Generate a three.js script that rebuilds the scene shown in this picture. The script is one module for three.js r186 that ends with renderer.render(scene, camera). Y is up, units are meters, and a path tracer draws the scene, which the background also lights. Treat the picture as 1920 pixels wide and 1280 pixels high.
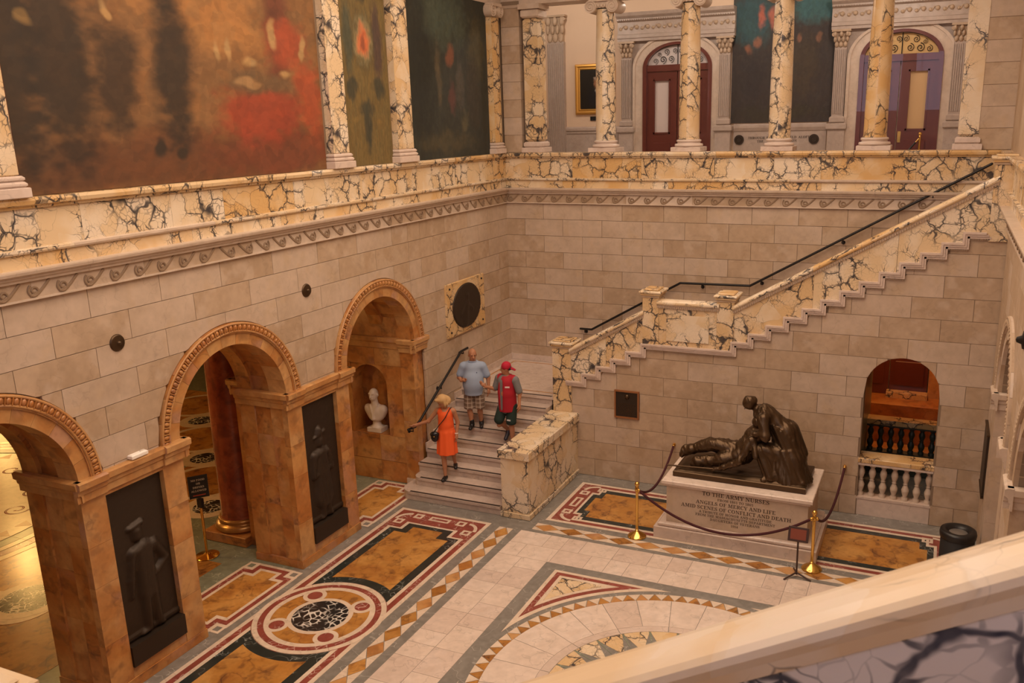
import * as THREE from 'three';
import { mergeGeometries, mergeVertices } from 'three/addons/utils/BufferGeometryUtils.js';
import { RectAreaLightUniformsLib } from 'three/addons/lights/RectAreaLightUniformsLib.js';
import { FontLoader } from 'three/addons/loaders/FontLoader.js';
import { TextGeometry } from 'three/addons/geometries/TextGeometry.js';

RectAreaLightUniformsLib.init();
const renderer = new THREE.WebGLRenderer({ antialias: true });
renderer.toneMapping = THREE.LinearToneMapping;
renderer.toneMappingExposure = 0.31;
renderer.shadowMap.enabled = true;
const scene = new THREE.Scene();
scene.background = new THREE.Color(0x000000);

// camera: read from the vanishing points of the photograph (1920 x 1280)
const camera = new THREE.PerspectiveCamera(2 * Math.atan(640 / 1652.2) * 180 / Math.PI, 1.5, 0.1, 120);
camera.rotation.order = 'YXZ';
camera.rotation.set(-14.6657 * Math.PI / 180, 23.873 * Math.PI / 180, -1.2465 * Math.PI / 180);
camera.position.set(0, 6.8, 0);
camera.setViewOffset(1920, 1280, -80.1, -17.4, 1920, 1280);
camera.focus = 14.5; camera.userData.fStop = 4;
scene.add(camera);

// levels and planes of the hall, metres; the hall is symmetric about z = ZC
const XL = -8.84, XR = 0.93, ZB = -17.52, ZS = -15.08, ZC = -8.92, CX = -2.65;
const CEIL = 10.6, GAL = 5.38, LAND = 1.51;
const mz = (z) => 2 * ZC - z;

// lights: the glazed ceiling of the hall, lamps of the gallery and of the corridors beyond the arches
function areaLight(color, intensity, w, h, pos, target) {
  const l = new THREE.RectAreaLight(color, intensity, w, h);
  l.position.set(...pos); l.lookAt(...target); scene.add(l); return l;
}
const SKY_COLOR = 0xffe3c6, DAY_COLOR = 0xc9d8ff;
areaLight(SKY_COLOR, 9.5, 7.0, 12.5, [-3.95, CEIL - 0.12, ZC], [-3.95, 0, ZC]);
areaLight(DAY_COLOR, 6, 6.4, 2.8, [-3.2, 8.3, 3.08], [-3.2, 8.3, -10]);       // daylight from the window behind the viewer
// ---------- helpers ----------
let seed = 12345;
const rnd = () => { seed = (seed * 1664525 + 1013904223) >>> 0; return seed / 4294967296; };
const rr = (a, b) => a + (b - a) * rnd();
const V3 = (x, y, z) => new THREE.Vector3(x, y, z);
const clamp = (v, a, b) => Math.min(b, Math.max(a, v));
const sstep = (a, b, v) => { const t = clamp((v - a) / (b - a), 0, 1); return t * t * (3 - 2 * t); };
const lerp = (a, b, t) => a + (b - a) * t;

// periodic gradient-free value noise and periodic cells
const hash = (x, y, s) => { let h = (x * 374761393 + y * 668265263 + s * 974634721) | 0; h = Math.imul(h ^ (h >>> 13), 1274126177); h ^= h >>> 16; return (h >>> 0) / 4294967296; };
function vnoise(x, y, p, s) {
  const xi = Math.floor(x), yi = Math.floor(y), fx = x - xi, fy = y - yi;
  const u = fx * fx * (3 - 2 * fx), v = fy * fy * (3 - 2 * fy);
  const X0 = ((xi % p) + p) % p, X1 = (X0 + 1) % p, Y0 = ((yi % p) + p) % p, Y1 = (Y0 + 1) % p;
  const a = hash(X0, Y0, s), b = hash(X1, Y0, s), c = hash(X0, Y1, s), d = hash(X1, Y1, s);
  return a + (b - a) * u + (c - a) * v + (a - b - c + d) * u * v;
}
function fbm(u, v, p, oct, s) { let f = 0, a = 0.5, t = 0; for (let i = 0; i < oct; i++) { f += a * vnoise(u * p, v * p, p, s + i * 17); t += a; a *= 0.5; p *= 2; } return f / t; }
function cells(u, v, p, s) {            // periodic Worley: [F1, F2, id]
  const x = u * p, y = v * p, xi = Math.floor(x), yi = Math.floor(y);
  let f1 = 9, f2 = 9, id = 0;
  for (let j = -1; j <= 1; j++) for (let i = -1; i <= 1; i++) {
    const cx = xi + i, cy = yi + j, wx = ((cx % p) + p) % p, wy = ((cy % p) + p) % p;
    const dx = cx + hash(wx, wy, s) - x, dy = cy + hash(wx, wy, s + 5) - y, d = Math.sqrt(dx * dx + dy * dy);
    if (d < f1) { f2 = f1; f1 = d; id = hash(wx, wy, s + 9); } else if (d < f2) f2 = d;
  }
  return [f1, f2, id];
}
const toS = (c) => c <= 0.0031308 ? 12.92 * c : 1.055 * Math.pow(c, 1 / 2.4) - 0.055;
function dataTex(n, m, fn, repeat = true) {         // fn(u, v) -> linear [r, g, b]
  const d = new Uint8Array(n * m * 4);
  for (let j = 0; j < m; j++) for (let i = 0; i < n; i++) {
    const c = fn((i + 0.5) / n, (j + 0.5) / m), o = (j * n + i) * 4;
    for (let k = 0; k < 3; k++) d[o + k] = Math.round(255 * clamp(toS(Math.max(0, c[k])), 0, 1));
    d[o + 3] = 255;
  }
  const t = new THREE.DataTexture(d, n, m, THREE.RGBAFormat);
  t.colorSpace = THREE.SRGBColorSpace; t.magFilter = THREE.LinearFilter; t.minFilter = THREE.LinearMipmapLinearFilter; t.generateMipmaps = true;
  if (repeat) t.wrapS = t.wrapT = THREE.RepeatWrapping;
  t.needsUpdate = true; return t;
}
const mix3 = (a, b, t) => [lerp(a[0], b[0], t), lerp(a[1], b[1], t), lerp(a[2], b[2], t)];

// veined marble: cream with blue-black broken veins, clustered
function breccia(n, s, base, base2, dark, heavy, cellsN = 6) {
  return dataTex(n, n, (u, v) => {
    const w1 = fbm(u, v, 4, 3, s) - 0.5, w2 = fbm(u, v, 4, 3, s + 40) - 0.5;
    const uu = u + 0.16 * w1 + 0.03 * (fbm(u, v, 24, 2, s + 7) - 0.5), vv = v + 0.16 * w2 + 0.03 * (fbm(u, v, 24, 2, s + 8) - 0.5);
    const m = fbm(u, v, 3, 2, s + 80), mask = sstep(0.62 - heavy, 0.80 - heavy, m);
    const fade = sstep(0.36, 0.62, fbm(u, v, 7, 2, s + 55));
    const [f1, f2, id] = cells(uu, vv, cellsN, s + 3), e = f2 - f1;
    const [g1, g2] = cells(uu + 0.3, vv + 0.1, cellsN * 4, s + 4), e2 = g2 - g1;
    const cloud = fbm(u, v, 5, 4, s + 21);
    let c = mix3(base, base2, sstep(0.35, 0.7, cloud * 0.7 + id * 0.3));
    const fine = (1 - sstep(0.0, 0.04, e)) * (0.12 + 0.88 * fade) * sstep(0.40 - heavy, 0.56 - heavy, m);
    const near = 1 - sstep(0.10, 0.46, e), w3 = 0.07 + 0.16 * mask * near;
    const web = (1 - sstep(w3 * 0.35, w3, e2)) * sstep(0.50 - heavy, 0.66 - heavy, m) * (0.25 + 0.75 * near) * (0.5 + 0.5 * fade);
    const thick = (1 - sstep(0.02, 0.11, e)) * mask;
    const d = clamp(Math.max(fine * 0.8, web, thick), 0, 1) * (0.86 + 0.14 * fbm(u, v, 40, 2, s + 33));
    return mix3(c, dark, d);
  });
}
function stone(n, s, a, b, c, veins = 0.10) {
  return dataTex(n, n, (u, v) => {
    const f = fbm(u, v, 3, 5, s), g = fbm(u, v, 22, 3, s + 9), h = fbm(u + 0.12 * f, v - 0.1 * f, 6, 4, s + 31);
    let q = mix3(a, b, sstep(0.3, 0.7, f)); q = mix3(q, c, sstep(0.52, 0.75, h) * 0.6);
    const vein = (1 - sstep(0, 0.018, Math.abs(fbm(u + 0.05 * g, v, 5, 4, s + 60) - 0.5))) * veins;
    const k = (0.90 + 0.2 * g) * (1 - vein); return [q[0] * k, q[1] * k, q[2] * k];
  });
}
function siena(n, s, a, b, c, dark, amt = 0.6) {
  return dataTex(n, n, (u, v) => {
    const f = fbm(u, v, 3, 4, s), uu = u + 0.14 * (f - 0.5), vv = v + 0.14 * (fbm(u, v, 3, 4, s + 13) - 0.5);
    const [f1, f2, id] = cells(uu, vv, 4, s + 2), e = f2 - f1;
    let q = mix3(a, b, sstep(0.3, 0.72, 0.88 * fbm(u, v, 5, 5, s + 5) + 0.12 * id)); q = mix3(q, c, sstep(0.55, 0.8, fbm(uu, vv, 4, 3, s + 71)) * 0.75);
    const r = 1 - sstep(0, 0.05, Math.abs(fbm(uu, vv, 6, 4, s + 29) - 0.5));
    const cl = sstep(0.5, 0.78, fbm(uu * 1.0, vv, 12, 4, s + 61)); const dk = clamp((1 - sstep(0, 0.03, e)) * sstep(0.5, 0.7, fbm(u, v, 5, 2, s + 90)) * 0.35 + r * 0.4 * sstep(0.42, 0.66, fbm(u, v, 4, 2, s + 91)) + cl * 0.55, 0, 1) * amt;
    const k = 0.88 + 0.24 * fbm(u, v, 30, 2, s + 44); q = [q[0] * k, q[1] * k, q[2] * k];
    return mix3(q, dark, dk);
  });
}
function flecked(n, s, base, fleck, amount, streak = 1, width = 0.10) {
  return dataTex(n, n, (u, v) => {
    const w = fbm(u, v, 6, 3, s) - 0.5;
    const [f1, f2, id] = cells(u + 0.1 * w, v * 1 + 0.1 * w, 18, s + 2), e = f2 - f1;
    const l = (1 - sstep(width * 0.3, width, e)) * sstep(0.62 - amount, 0.75 - amount * 0.5, fbm(u, v, 9, 3, s + 12));
    const st = (1 - sstep(0, 0.012, Math.abs(fbm(u, v, 4, 4, s + 33) - 0.5))) * 0.5 * streak;
    const k = 0.75 + 0.5 * fbm(u, v, 20, 3, s + 5);
    return mix3([base[0] * k, base[1] * k, base[2] * k], fleck, clamp(l * 0.85 + st, 0, 1));
  });
}
const tx = {
  breA: breccia(1024, 11, [0.66, 0.46, 0.25], [0.74, 0.60, 0.43], [0.035, 0.035, 0.045], 0.28),
  breB: breccia(1024, 57, [0.70, 0.53, 0.33], [0.76, 0.64, 0.49], [0.035, 0.035, 0.045], 0.20),
  breC: breccia(768, 91, [0.64, 0.40, 0.17], [0.70, 0.52, 0.31], [0.04, 0.035, 0.04], 0.22),
  breW: breccia(1024, 131, [0.72, 0.66, 0.62], [0.78, 0.74, 0.72], [0.03, 0.035, 0.06], 0.36, 4),
  breD: breccia(768, 171, [0.74, 0.56, 0.36], [0.78, 0.66, 0.52], [0.07, 0.065, 0.08], -0.04, 4),
  stoneA: stone(512, 3, [0.50, 0.368, 0.258], [0.42, 0.30, 0.20], [0.54, 0.42, 0.325]),
  stoneB: stone(512, 23, [0.45, 0.325, 0.22], [0.50, 0.38, 0.275], [0.40, 0.275, 0.17]),
  stoneC: stone(512, 43, [0.53, 0.41, 0.315], [0.47, 0.355, 0.26], [0.50, 0.365, 0.24]),
  white: stone(512, 77, [0.70, 0.58, 0.50], [0.66, 0.54, 0.46], [0.73, 0.62, 0.55], 0.16),
  trim: stone(512, 97, [0.60, 0.48, 0.38], [0.55, 0.43, 0.33], [0.64, 0.53, 0.44], 0.10),
  sienaA: siena(768, 5, [0.45, 0.20, 0.06], [0.54, 0.30, 0.12], [0.48, 0.27, 0.18], [0.13, 0.055, 0.03]),
  sienaB: siena(768, 35, [0.42, 0.16, 0.04], [0.54, 0.27, 0.09], [0.46, 0.22, 0.12], [0.10, 0.04, 0.025], 0.8),
  yellow: siena(768, 65, [0.43, 0.19, 0.042], [0.53, 0.27, 0.075], [0.36, 0.145, 0.038], [0.12, 0.05, 0.025], 1.0),
  rouge: siena(512, 85, [0.26, 0.055, 0.025], [0.34, 0.09, 0.04], [0.20, 0.04, 0.025], [0.06, 0.02, 0.02], 0.7),
  grey: flecked(512, 7, [0.22, 0.205, 0.185], [0.5, 0.47, 0.43], 0.02),
  green: flecked(512, 17, [0.20, 0.22, 0.165], [0.45, 0.45, 0.36], 0.05),
  red: flecked(512, 27, [0.25, 0.060, 0.045], [0.62, 0.46, 0.40], 0.10, 0.2),
  dark: flecked(512, 37, [0.022, 0.030, 0.028], [0.36, 0.38, 0.36], 0.03, 0.6),
  bw: flecked(512, 47, [0.022, 0.020, 0.020], [0.85, 0.80, 0.74], 0.32, 0.6, 0.26),
};
const texSize = 1.6;                         // metres that one repeat of a texture covers
function M(o) { const m = new THREE.MeshPhysicalMaterial({ roughness: 0.5, ...o }); return m; }
const polished = { roughness: 0.22, specularIntensity: 0.6 };
const m = {
  breA: M({ map: tx.breA, ...polished }), breB: M({ map: tx.breB, ...polished }), breC: M({ map: tx.breC, ...polished }), breW: M({ map: tx.breW, ...polished }), breD: M({ map: tx.breD, ...polished }),
  stoneA: M({ map: tx.stoneA, roughness: 0.62 }), stoneB: M({ map: tx.stoneB, roughness: 0.62 }), stoneC: M({ map: tx.stoneC, roughness: 0.62 }),
  mortar: M({ color: new THREE.Color().setRGB(0.24, 0.17, 0.115), roughness: 0.9 }),
  trim: M({ map: tx.trim, roughness: 0.42 }), white: M({ map: tx.white, roughness: 0.26 }), white2: M({ map: tx.white, color: new THREE.Color().setRGB(0.92, 0.90, 0.90), roughness: 0.26 }),
  inlay: M({ map: tx.white, color: new THREE.Color().setRGB(1.0, 0.98, 0.9), roughness: 0.28 }),
  sienaA: M({ map: tx.sienaA, roughness: 0.32 }), sienaB: M({ map: tx.sienaB, roughness: 0.32 }), yellow: M({ map: tx.yellow, roughness: 0.26 }), yellow2: M({ map: tx.yellow, color: new THREE.Color().setRGB(0.82, 0.8, 0.8), roughness: 0.26 }),
  rouge: M({ map: tx.rouge, roughness: 0.25 }), grey: M({ map: tx.grey, roughness: 0.3 }), green: M({ map: tx.green, roughness: 0.3 }), red: M({ map: tx.red, roughness: 0.28 }), dark: M({ map: tx.dark, roughness: 0.28 }), bw: M({ map: tx.bw, roughness: 0.25 }),
  bronze: M({ color: new THREE.Color().setRGB(0.085, 0.052, 0.028), metalness: 0.75, roughness: 0.38 }),
  bronzeDark: M({ color: new THREE.Color().setRGB(0.040, 0.026, 0.017), metalness: 0.45, roughness: 0.5 }),
  brass: M({ color: new THREE.Color().setRGB(0.78, 0.50, 0.14), metalness: 1, roughness: 0.18 }),
  gilt: M({ color: new THREE.Color().setRGB(0.62, 0.34, 0.08), metalness: 0.8, roughness: 0.38 }),
  black: M({ color: new THREE.Color().setRGB(0.012, 0.011, 0.012), roughness: 0.4 }),
  iron: M({ color: new THREE.Color().setRGB(0.014, 0.012, 0.012), metalness: 0.4, roughness: 0.42 }),
  rope: M({ color: new THREE.Color().setRGB(0.055, 0.008, 0.012), roughness: 0.85, sheen: 0.5 }),
  wood: M({ color: new THREE.Color().setRGB(0.115, 0.026, 0.017), roughness: 0.3, clearcoat: 0.5 }),
  cream: M({ color: new THREE.Color().setRGB(0.70, 0.52, 0.37), roughness: 0.8 }),
  plaster: M({ color: new THREE.Color().setRGB(0.74, 0.69, 0.66), roughness: 0.9 }),
  greyStone: M({ map: tx.trim, color: new THREE.Color().setRGB(0.74, 0.74, 0.78), roughness: 0.4 }),
  frieze: M({ map: tx.stoneB, color: new THREE.Color().setRGB(0.62, 0.58, 0.54), roughness: 0.6 }),  // wave scrolls: same stone tinted darker, shade of the carving put into the colour
  step: M({ map: tx.white, color: new THREE.Color().setRGB(0.78, 0.76, 0.76), roughness: 0.42 }),
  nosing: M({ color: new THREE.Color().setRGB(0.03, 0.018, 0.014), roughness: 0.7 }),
  marbleWhite: M({ color: new THREE.Color().setRGB(0.66, 0.56, 0.48), roughness: 0.45 }),
};
const stones = [m.stoneA, m.stoneB, m.stoneC, m.stoneA, m.stoneC];
const sienas = [m.sienaA, m.sienaB, m.sienaA];
const pick = (a) => a[Math.floor(rnd() * a.length)];

function uvBox(g, off = [rnd() * 7, rnd() * 7], size = texSize) {
  if (g.index) g = g.toNonIndexed();
  const p = g.attributes.position, n = g.attributes.normal, uv = new Float32Array(p.count * 2);
  for (let i = 0; i < p.count; i++) {
    const ax = Math.abs(n.getX(i)), ay = Math.abs(n.getY(i)), az = Math.abs(n.getZ(i));
    const x = p.getX(i), y = p.getY(i), z = p.getZ(i);
    const [a, b] = ay >= ax && ay >= az ? [x, z] : ax >= az ? [z, y] : [x, y];
    uv[2 * i] = a / size + off[0]; uv[2 * i + 1] = b / size + off[1];
  }
  g.setAttribute('uv', new THREE.BufferAttribute(uv, 2)); return g;
}
const used = {};
const numbered = (n) => { const k = (used[n] = (used[n] ?? -1) + 1); return k ? n + '_' + String(k).padStart(3, '0') : n; };
function mesh(name, g, mat, parent, uv = true) {
  if (Array.isArray(g)) g = mergeGeometries(g.map((q) => { q = q.index ? q.toNonIndexed() : q; for (const k of Object.keys(q.attributes)) if (!['position', 'normal', 'uv'].includes(k)) q.deleteAttribute(k); if (!q.attributes.uv) q.setAttribute('uv', new THREE.BufferAttribute(new Float32Array(q.attributes.position.count * 2), 2)); return q; }));
  if (uv) g = uvBox(g);
  const o = new THREE.Mesh(g, mat); o.name = parent === scene ? numbered(name) : name; o.castShadow = o.receiveShadow = true; parent.add(o); return o;
}
function thing(name, label, category, group) {
  const o = new THREE.Group(); o.name = numbered(name); o.userData = { label, category }; if (group) o.userData.group = group; scene.add(o); return o;
}
function structure(name, label, category = 'wall') { const o = new THREE.Group(); o.name = name; o.userData = { kind: 'structure', label, category }; scene.add(o); return o; }
function tag(o, label, category, group) { o.userData = { ...o.userData, label, category }; if (group) o.userData.group = group; return o; }
const box = (x0, x1, y0, y1, z0, z1) => { const g = new THREE.BoxGeometry(Math.abs(x1 - x0), Math.abs(y1 - y0), Math.abs(z1 - z0)); g.translate((x0 + x1) / 2, (y0 + y1) / 2, (z0 + z1) / 2); return g; };
// box with chamfered upright and top edges
function cbox(x0, x1, y0, y1, z0, z1, c = 0.008) {
  if (x0 > x1) [x0, x1] = [x1, x0]; if (y0 > y1) [y0, y1] = [y1, y0]; if (z0 > z1) [z0, z1] = [z1, z0];
  const s = new THREE.Shape([[x0 + c, z0 + c], [x1 - c, z0 + c], [x1 - c, z1 - c], [x0 + c, z1 - c]].map((q) => new THREE.Vector2(q[0], -q[1])));
  const g = new THREE.ExtrudeGeometry(s, { depth: y1 - y0 - 2 * c, bevelEnabled: true, bevelThickness: c, bevelSize: c, bevelSegments: 1 });
  g.rotateX(-Math.PI / 2); g.translate(0, y0 + c, 0); return g;
}
const shapeOf = (pts) => new THREE.Shape(pts.map((q) => new THREE.Vector2(q[0], q[1])));
function runZ(prof, x0, dir, z0, z1) { const g = new THREE.ExtrudeGeometry(shapeOf(prof.map(([d, y]) => [x0 + dir * d, y])), { depth: Math.abs(z1 - z0), bevelEnabled: false }); g.translate(0, 0, Math.min(z0, z1)); return g; }
function runX(prof, z0, dir, x0, x1) { const g = new THREE.ExtrudeGeometry(shapeOf(prof.map(([d, y]) => [-(z0 + dir * d), y])), { depth: Math.abs(x1 - x0), bevelEnabled: false }); g.rotateY(Math.PI / 2); g.translate(Math.min(x0, x1), 0, 0); return g; }
// a flat outline in the floor plane (x, z), its top at y
function slab(pts, y, t = 0.012, holes) {
  const s = shapeOf(pts.map(([x, z]) => [x, -z])); if (holes) for (const h of holes) s.holes.push(new THREE.Path(h.map(([x, z]) => new THREE.Vector2(x, -z))));
  const g = new THREE.ExtrudeGeometry(s, { depth: t, bevelEnabled: false, curveSegments: 24 }); g.rotateX(-Math.PI / 2); g.translate(0, y - t, 0); return g;
}
const rectPts = (x0, x1, z0, z1) => [[x0, z0], [x1, z0], [x1, z1], [x0, z1]];
const arcPts = (cx, cz, r, a0, a1, n = 32) => Array.from({ length: n + 1 }, (_, i) => { const a = lerp(a0, a1, i / n); return [cx + r * Math.cos(a), cz + r * Math.sin(a)]; });
const ringPts = (cx, cz, r0, r1, a0, a1, n = 24) => [...arcPts(cx, cz, r1, a0, a1, n), ...arcPts(cx, cz, r0, a1, a0, n)];
// an outline in a wall: (u, v) drawn on the plane z = const (or x = const), thickness t towards +n
function wallZ(pts, z, t, holes) { const s = shapeOf(pts); if (holes) for (const h of holes) s.holes.push(new THREE.Path(h.map(([x, y]) => new THREE.Vector2(x, y)))); const g = new THREE.ExtrudeGeometry(s, { depth: Math.abs(t), bevelEnabled: false, curveSegments: 24 }); g.translate(0, 0, t > 0 ? z : z + t); return g; }
function wallX(pts, x, t, holes) {      // pts are (z, y)
  const f = ([z, y]) => [-z, y]; const s = shapeOf(pts.map(f)); if (holes) for (const h of holes) s.holes.push(new THREE.Path(h.map((q) => new THREE.Vector2(...f(q)))));
  const g = new THREE.ExtrudeGeometry(s, { depth: Math.abs(t), bevelEnabled: false, curveSegments: 24 }); g.rotateY(Math.PI / 2); g.translate(t > 0 ? x : x + t, 0, 0); return g;
}
const lathe = (pts, seg = 24) => new THREE.LatheGeometry(pts.map(([r, y]) => new THREE.Vector2(r, y)), seg);
const tube = (pts, r, seg = 24, rs = 8, closed = false) => new THREE.TubeGeometry(new THREE.CatmullRomCurve3(pts.map((p) => V3(...p)), closed, 'catmullrom', 0.3), seg, r, rs, closed);
function rod(a, b, r, r2 = r, seg = 10) { const A = V3(...a), B = V3(...b), d = B.clone().sub(A), g = new THREE.CylinderGeometry(r2, r, d.length(), seg); g.translate(0, d.length() / 2, 0); g.applyQuaternion(new THREE.Quaternion().setFromUnitVectors(V3(0, 1, 0), d.normalize())); g.translate(...a); return g; }
const ball = (x, y, z, r, sy = 1, seg = 14) => { const g = new THREE.SphereGeometry(r, seg, Math.max(6, seg - 4)); g.scale(1, sy, 1); g.translate(x, y, z); return g; };

// stone courses on a wall: blocks are meshes, cut by the functions lo(u), hi(u)
function courses(parent, place, u0, u1, v0, v1, rowH, len, lo, hi, mats = stones, name = 'stone_block', shift = 0) {
  const gap = 0.0035; let row = 0;
  for (let v = v1; v > v0 + 0.02; v -= rowH, row++) {
    const a = Math.max(v0, v - rowH) + gap, b = v - gap;
    for (let u = u0 - ((row + shift) % 2 ? len / 2 : 0); u < u1 - 0.01; u += len) {
      const p = Math.max(u0, u) + gap, q = Math.min(u1, u + len) - gap; if (q - p < 0.03) continue;
      const N = Math.max(2, Math.ceil((q - p) / 0.04)); let run = [];
      const flush = () => {
        if (run.length > 1) {
          let pts = [...run.map((r) => [r[0], r[1]]), ...run.slice().reverse().map((r) => [r[0], r[2]])];
          pts = pts.filter((pt, i) => { const A = pts[(i + pts.length - 1) % pts.length], B = pts[(i + 1) % pts.length]; return Math.abs((B[0] - A[0]) * (pt[1] - A[1]) - (B[1] - A[1]) * (pt[0] - A[0])) > 1e-7; });
          if (pts.length > 2) mesh(name, place(pts), pick(mats), parent);
        }
        run = [];
      };
      for (let i = 0; i <= N; i++) {
        const uu = lerp(p, q, i / N), l = Math.max(a, lo ? lo(uu) : -9), h = Math.min(b, hi ? hi(uu) : 99);
        if (h - l > 0.012) run.push([uu, l, h]); else flush();
      }
      flush();
    }
  }
}
// smooth bodies: distances to tapered capsules and ellipsoids joined by a smooth minimum, meshed as a surface net
function bodyMesh(prims, cell, k = 0.03) {
  const lo = [1e9, 1e9, 1e9], hi = [-1e9, -1e9, -1e9];
  for (const p of prims) { if (p.cut) continue; const pts = p.c ? [p.c] : [p.a, p.b], r = p.c ? Math.max(...p.r) : Math.max(p.ra, p.rb); for (const q of pts) for (let i = 0; i < 3; i++) { lo[i] = Math.min(lo[i], q[i] - r - 2 * cell - k); hi[i] = Math.max(hi[i], q[i] + r + 2 * cell + k); } }
  const n = lo.map((l, i) => Math.ceil((hi[i] - l) / cell) + 1), F = new Float32Array(n[0] * n[1] * n[2]).fill(1);
  const id = (x, y, z) => x + n[0] * (y + n[1] * z);
  for (const p of prims) {
    const pts = p.c ? [p.c] : [p.a, p.b], r = (p.c ? Math.max(...p.r) : Math.max(p.ra, p.rb)) + 3 * cell + 2 * k, kk = p.k ?? k;
    const b0 = [0, 1, 2].map((i) => Math.max(0, Math.floor((Math.min(...pts.map((q) => q[i])) - r - lo[i]) / cell))), b1 = [0, 1, 2].map((i) => Math.min(n[i] - 1, Math.ceil((Math.max(...pts.map((q) => q[i])) + r - lo[i]) / cell)));
    for (let z = b0[2]; z <= b1[2]; z++) for (let y = b0[1]; y <= b1[1]; y++) for (let x = b0[0]; x <= b1[0]; x++) {
      const X = lo[0] + x * cell, Y = lo[1] + y * cell, Z = lo[2] + z * cell; let d;
      if (p.c) { let dx = X - p.c[0], dy = Y - p.c[1], dz = Z - p.c[2]; if (p.q) { const t = V3(dx, dy, dz).applyQuaternion(p.q); dx = t.x; dy = t.y; dz = t.z; } const e = Math.sqrt((dx / p.r[0]) ** 2 + (dy / p.r[1]) ** 2 + (dz / p.r[2]) ** 2); d = (e - 1) * Math.min(...p.r); }
      else { const ax = p.b[0] - p.a[0], ay = p.b[1] - p.a[1], az = p.b[2] - p.a[2], L = ax * ax + ay * ay + az * az || 1e-9; const t = clamp(((X - p.a[0]) * ax + (Y - p.a[1]) * ay + (Z - p.a[2]) * az) / L, 0, 1); const dx = X - p.a[0] - ax * t, dy = Y - p.a[1] - ay * t, dz = (Z - p.a[2] - az * t) / (p.flat ?? 1); d = Math.sqrt(dx * dx + dy * dy + dz * dz) - lerp(p.ra, p.rb, t); }
      const i = id(x, y, z), o = F[i];
      if (p.cut) F[i] = Math.max(o, -d);
      else { const h = clamp(0.5 + 0.5 * (o - d) / kk, 0, 1); F[i] = lerp(o, d, h) - kk * h * (1 - h); }
    }
  }
  const pos = [], idx = [], vid = new Int32Array(F.length).fill(-1);
  for (let z = 0; z < n[2] - 1; z++) for (let y = 0; y < n[1] - 1; y++) for (let x = 0; x < n[0] - 1; x++) {
    let s = 0, cx = 0, cy = 0, cz = 0, any = 0;
    for (let c = 0; c < 8; c++) if (F[id(x + (c & 1), y + ((c >> 1) & 1), z + (c >> 2))] < 0) any |= 1 << c;
    if (!any || any === 255) continue;
    for (let c = 0; c < 8; c++) for (const bit of [1, 2, 4]) if (!(c & bit)) {
      const e = c | bit, A = F[id(x + (c & 1), y + ((c >> 1) & 1), z + (c >> 2))], B = F[id(x + (e & 1), y + ((e >> 1) & 1), z + (e >> 2))];
      if ((A < 0) === (B < 0)) continue; const t = A / (A - B);
      cx += (c & 1) + (bit === 1 ? t : 0); cy += ((c >> 1) & 1) + (bit === 2 ? t : 0); cz += (c >> 2) + (bit === 4 ? t : 0); s++;
    }
    vid[id(x, y, z)] = pos.length / 3; pos.push(lo[0] + (x + cx / s) * cell, lo[1] + (y + cy / s) * cell, lo[2] + (z + cz / s) * cell);
  }
  const quad = (a, b, c, d, flip) => { if (a < 0 || b < 0 || c < 0 || d < 0) return; flip ? idx.push(a, c, b, a, d, c) : idx.push(a, b, c, a, c, d); };
  for (let z = 1; z < n[2] - 1; z++) for (let y = 1; y < n[1] - 1; y++) for (let x = 1; x < n[0] - 1; x++) {
    const A = F[id(x, y, z)] < 0;
    if (A !== F[id(x + 1, y, z)] < 0) quad(vid[id(x, y - 1, z - 1)], vid[id(x, y, z - 1)], vid[id(x, y, z)], vid[id(x, y - 1, z)], !A);
    if (A !== F[id(x, y + 1, z)] < 0) quad(vid[id(x - 1, y, z - 1)], vid[id(x - 1, y, z)], vid[id(x, y, z)], vid[id(x, y, z - 1)], !A);
    if (A !== F[id(x, y, z + 1)] < 0) quad(vid[id(x - 1, y - 1, z)], vid[id(x, y - 1, z)], vid[id(x, y, z)], vid[id(x - 1, y, z)], !A);
  }
  const g = new THREE.BufferGeometry(); g.setAttribute('position', new THREE.Float32BufferAttribute(pos, 3)); let vol = 0; for (let i = 0; i < idx.length; i += 3) { const [a, b, c] = [idx[i] * 3, idx[i + 1] * 3, idx[i + 2] * 3]; vol += pos[a] * (pos[b + 1] * pos[c + 2] - pos[b + 2] * pos[c + 1]) - pos[a + 1] * (pos[b] * pos[c + 2] - pos[b + 2] * pos[c]) + pos[a + 2] * (pos[b] * pos[c + 1] - pos[b + 1] * pos[c]); }
  if (vol < 0) for (let i = 0; i < idx.length; i += 3) [idx[i + 1], idx[i + 2]] = [idx[i + 2], idx[i + 1]];
  g.setIndex(idx); g.computeVertexNormals(); return g;
}
const cap = (a, b, ra, rb = ra, o = {}) => ({ a, b, ra, rb, ...o });
const ell = (c, r, o = {}) => ({ c, r, ...o });
// ---------- room shell ----------
const SP = 2.87, RI = 1.03, RO = 1.34, BACK = -9.76;      // arch springing, intrados and extrados radius, back of the arcade
const arches = [mz(-12.48), ZC, -12.48];
const notch = (c, r) => [[c + r, 0], ...arcPts(c, SP, r, 0, Math.PI, 24).map(([a, b]) => [a, b]), [c - r, 0]];
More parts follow.
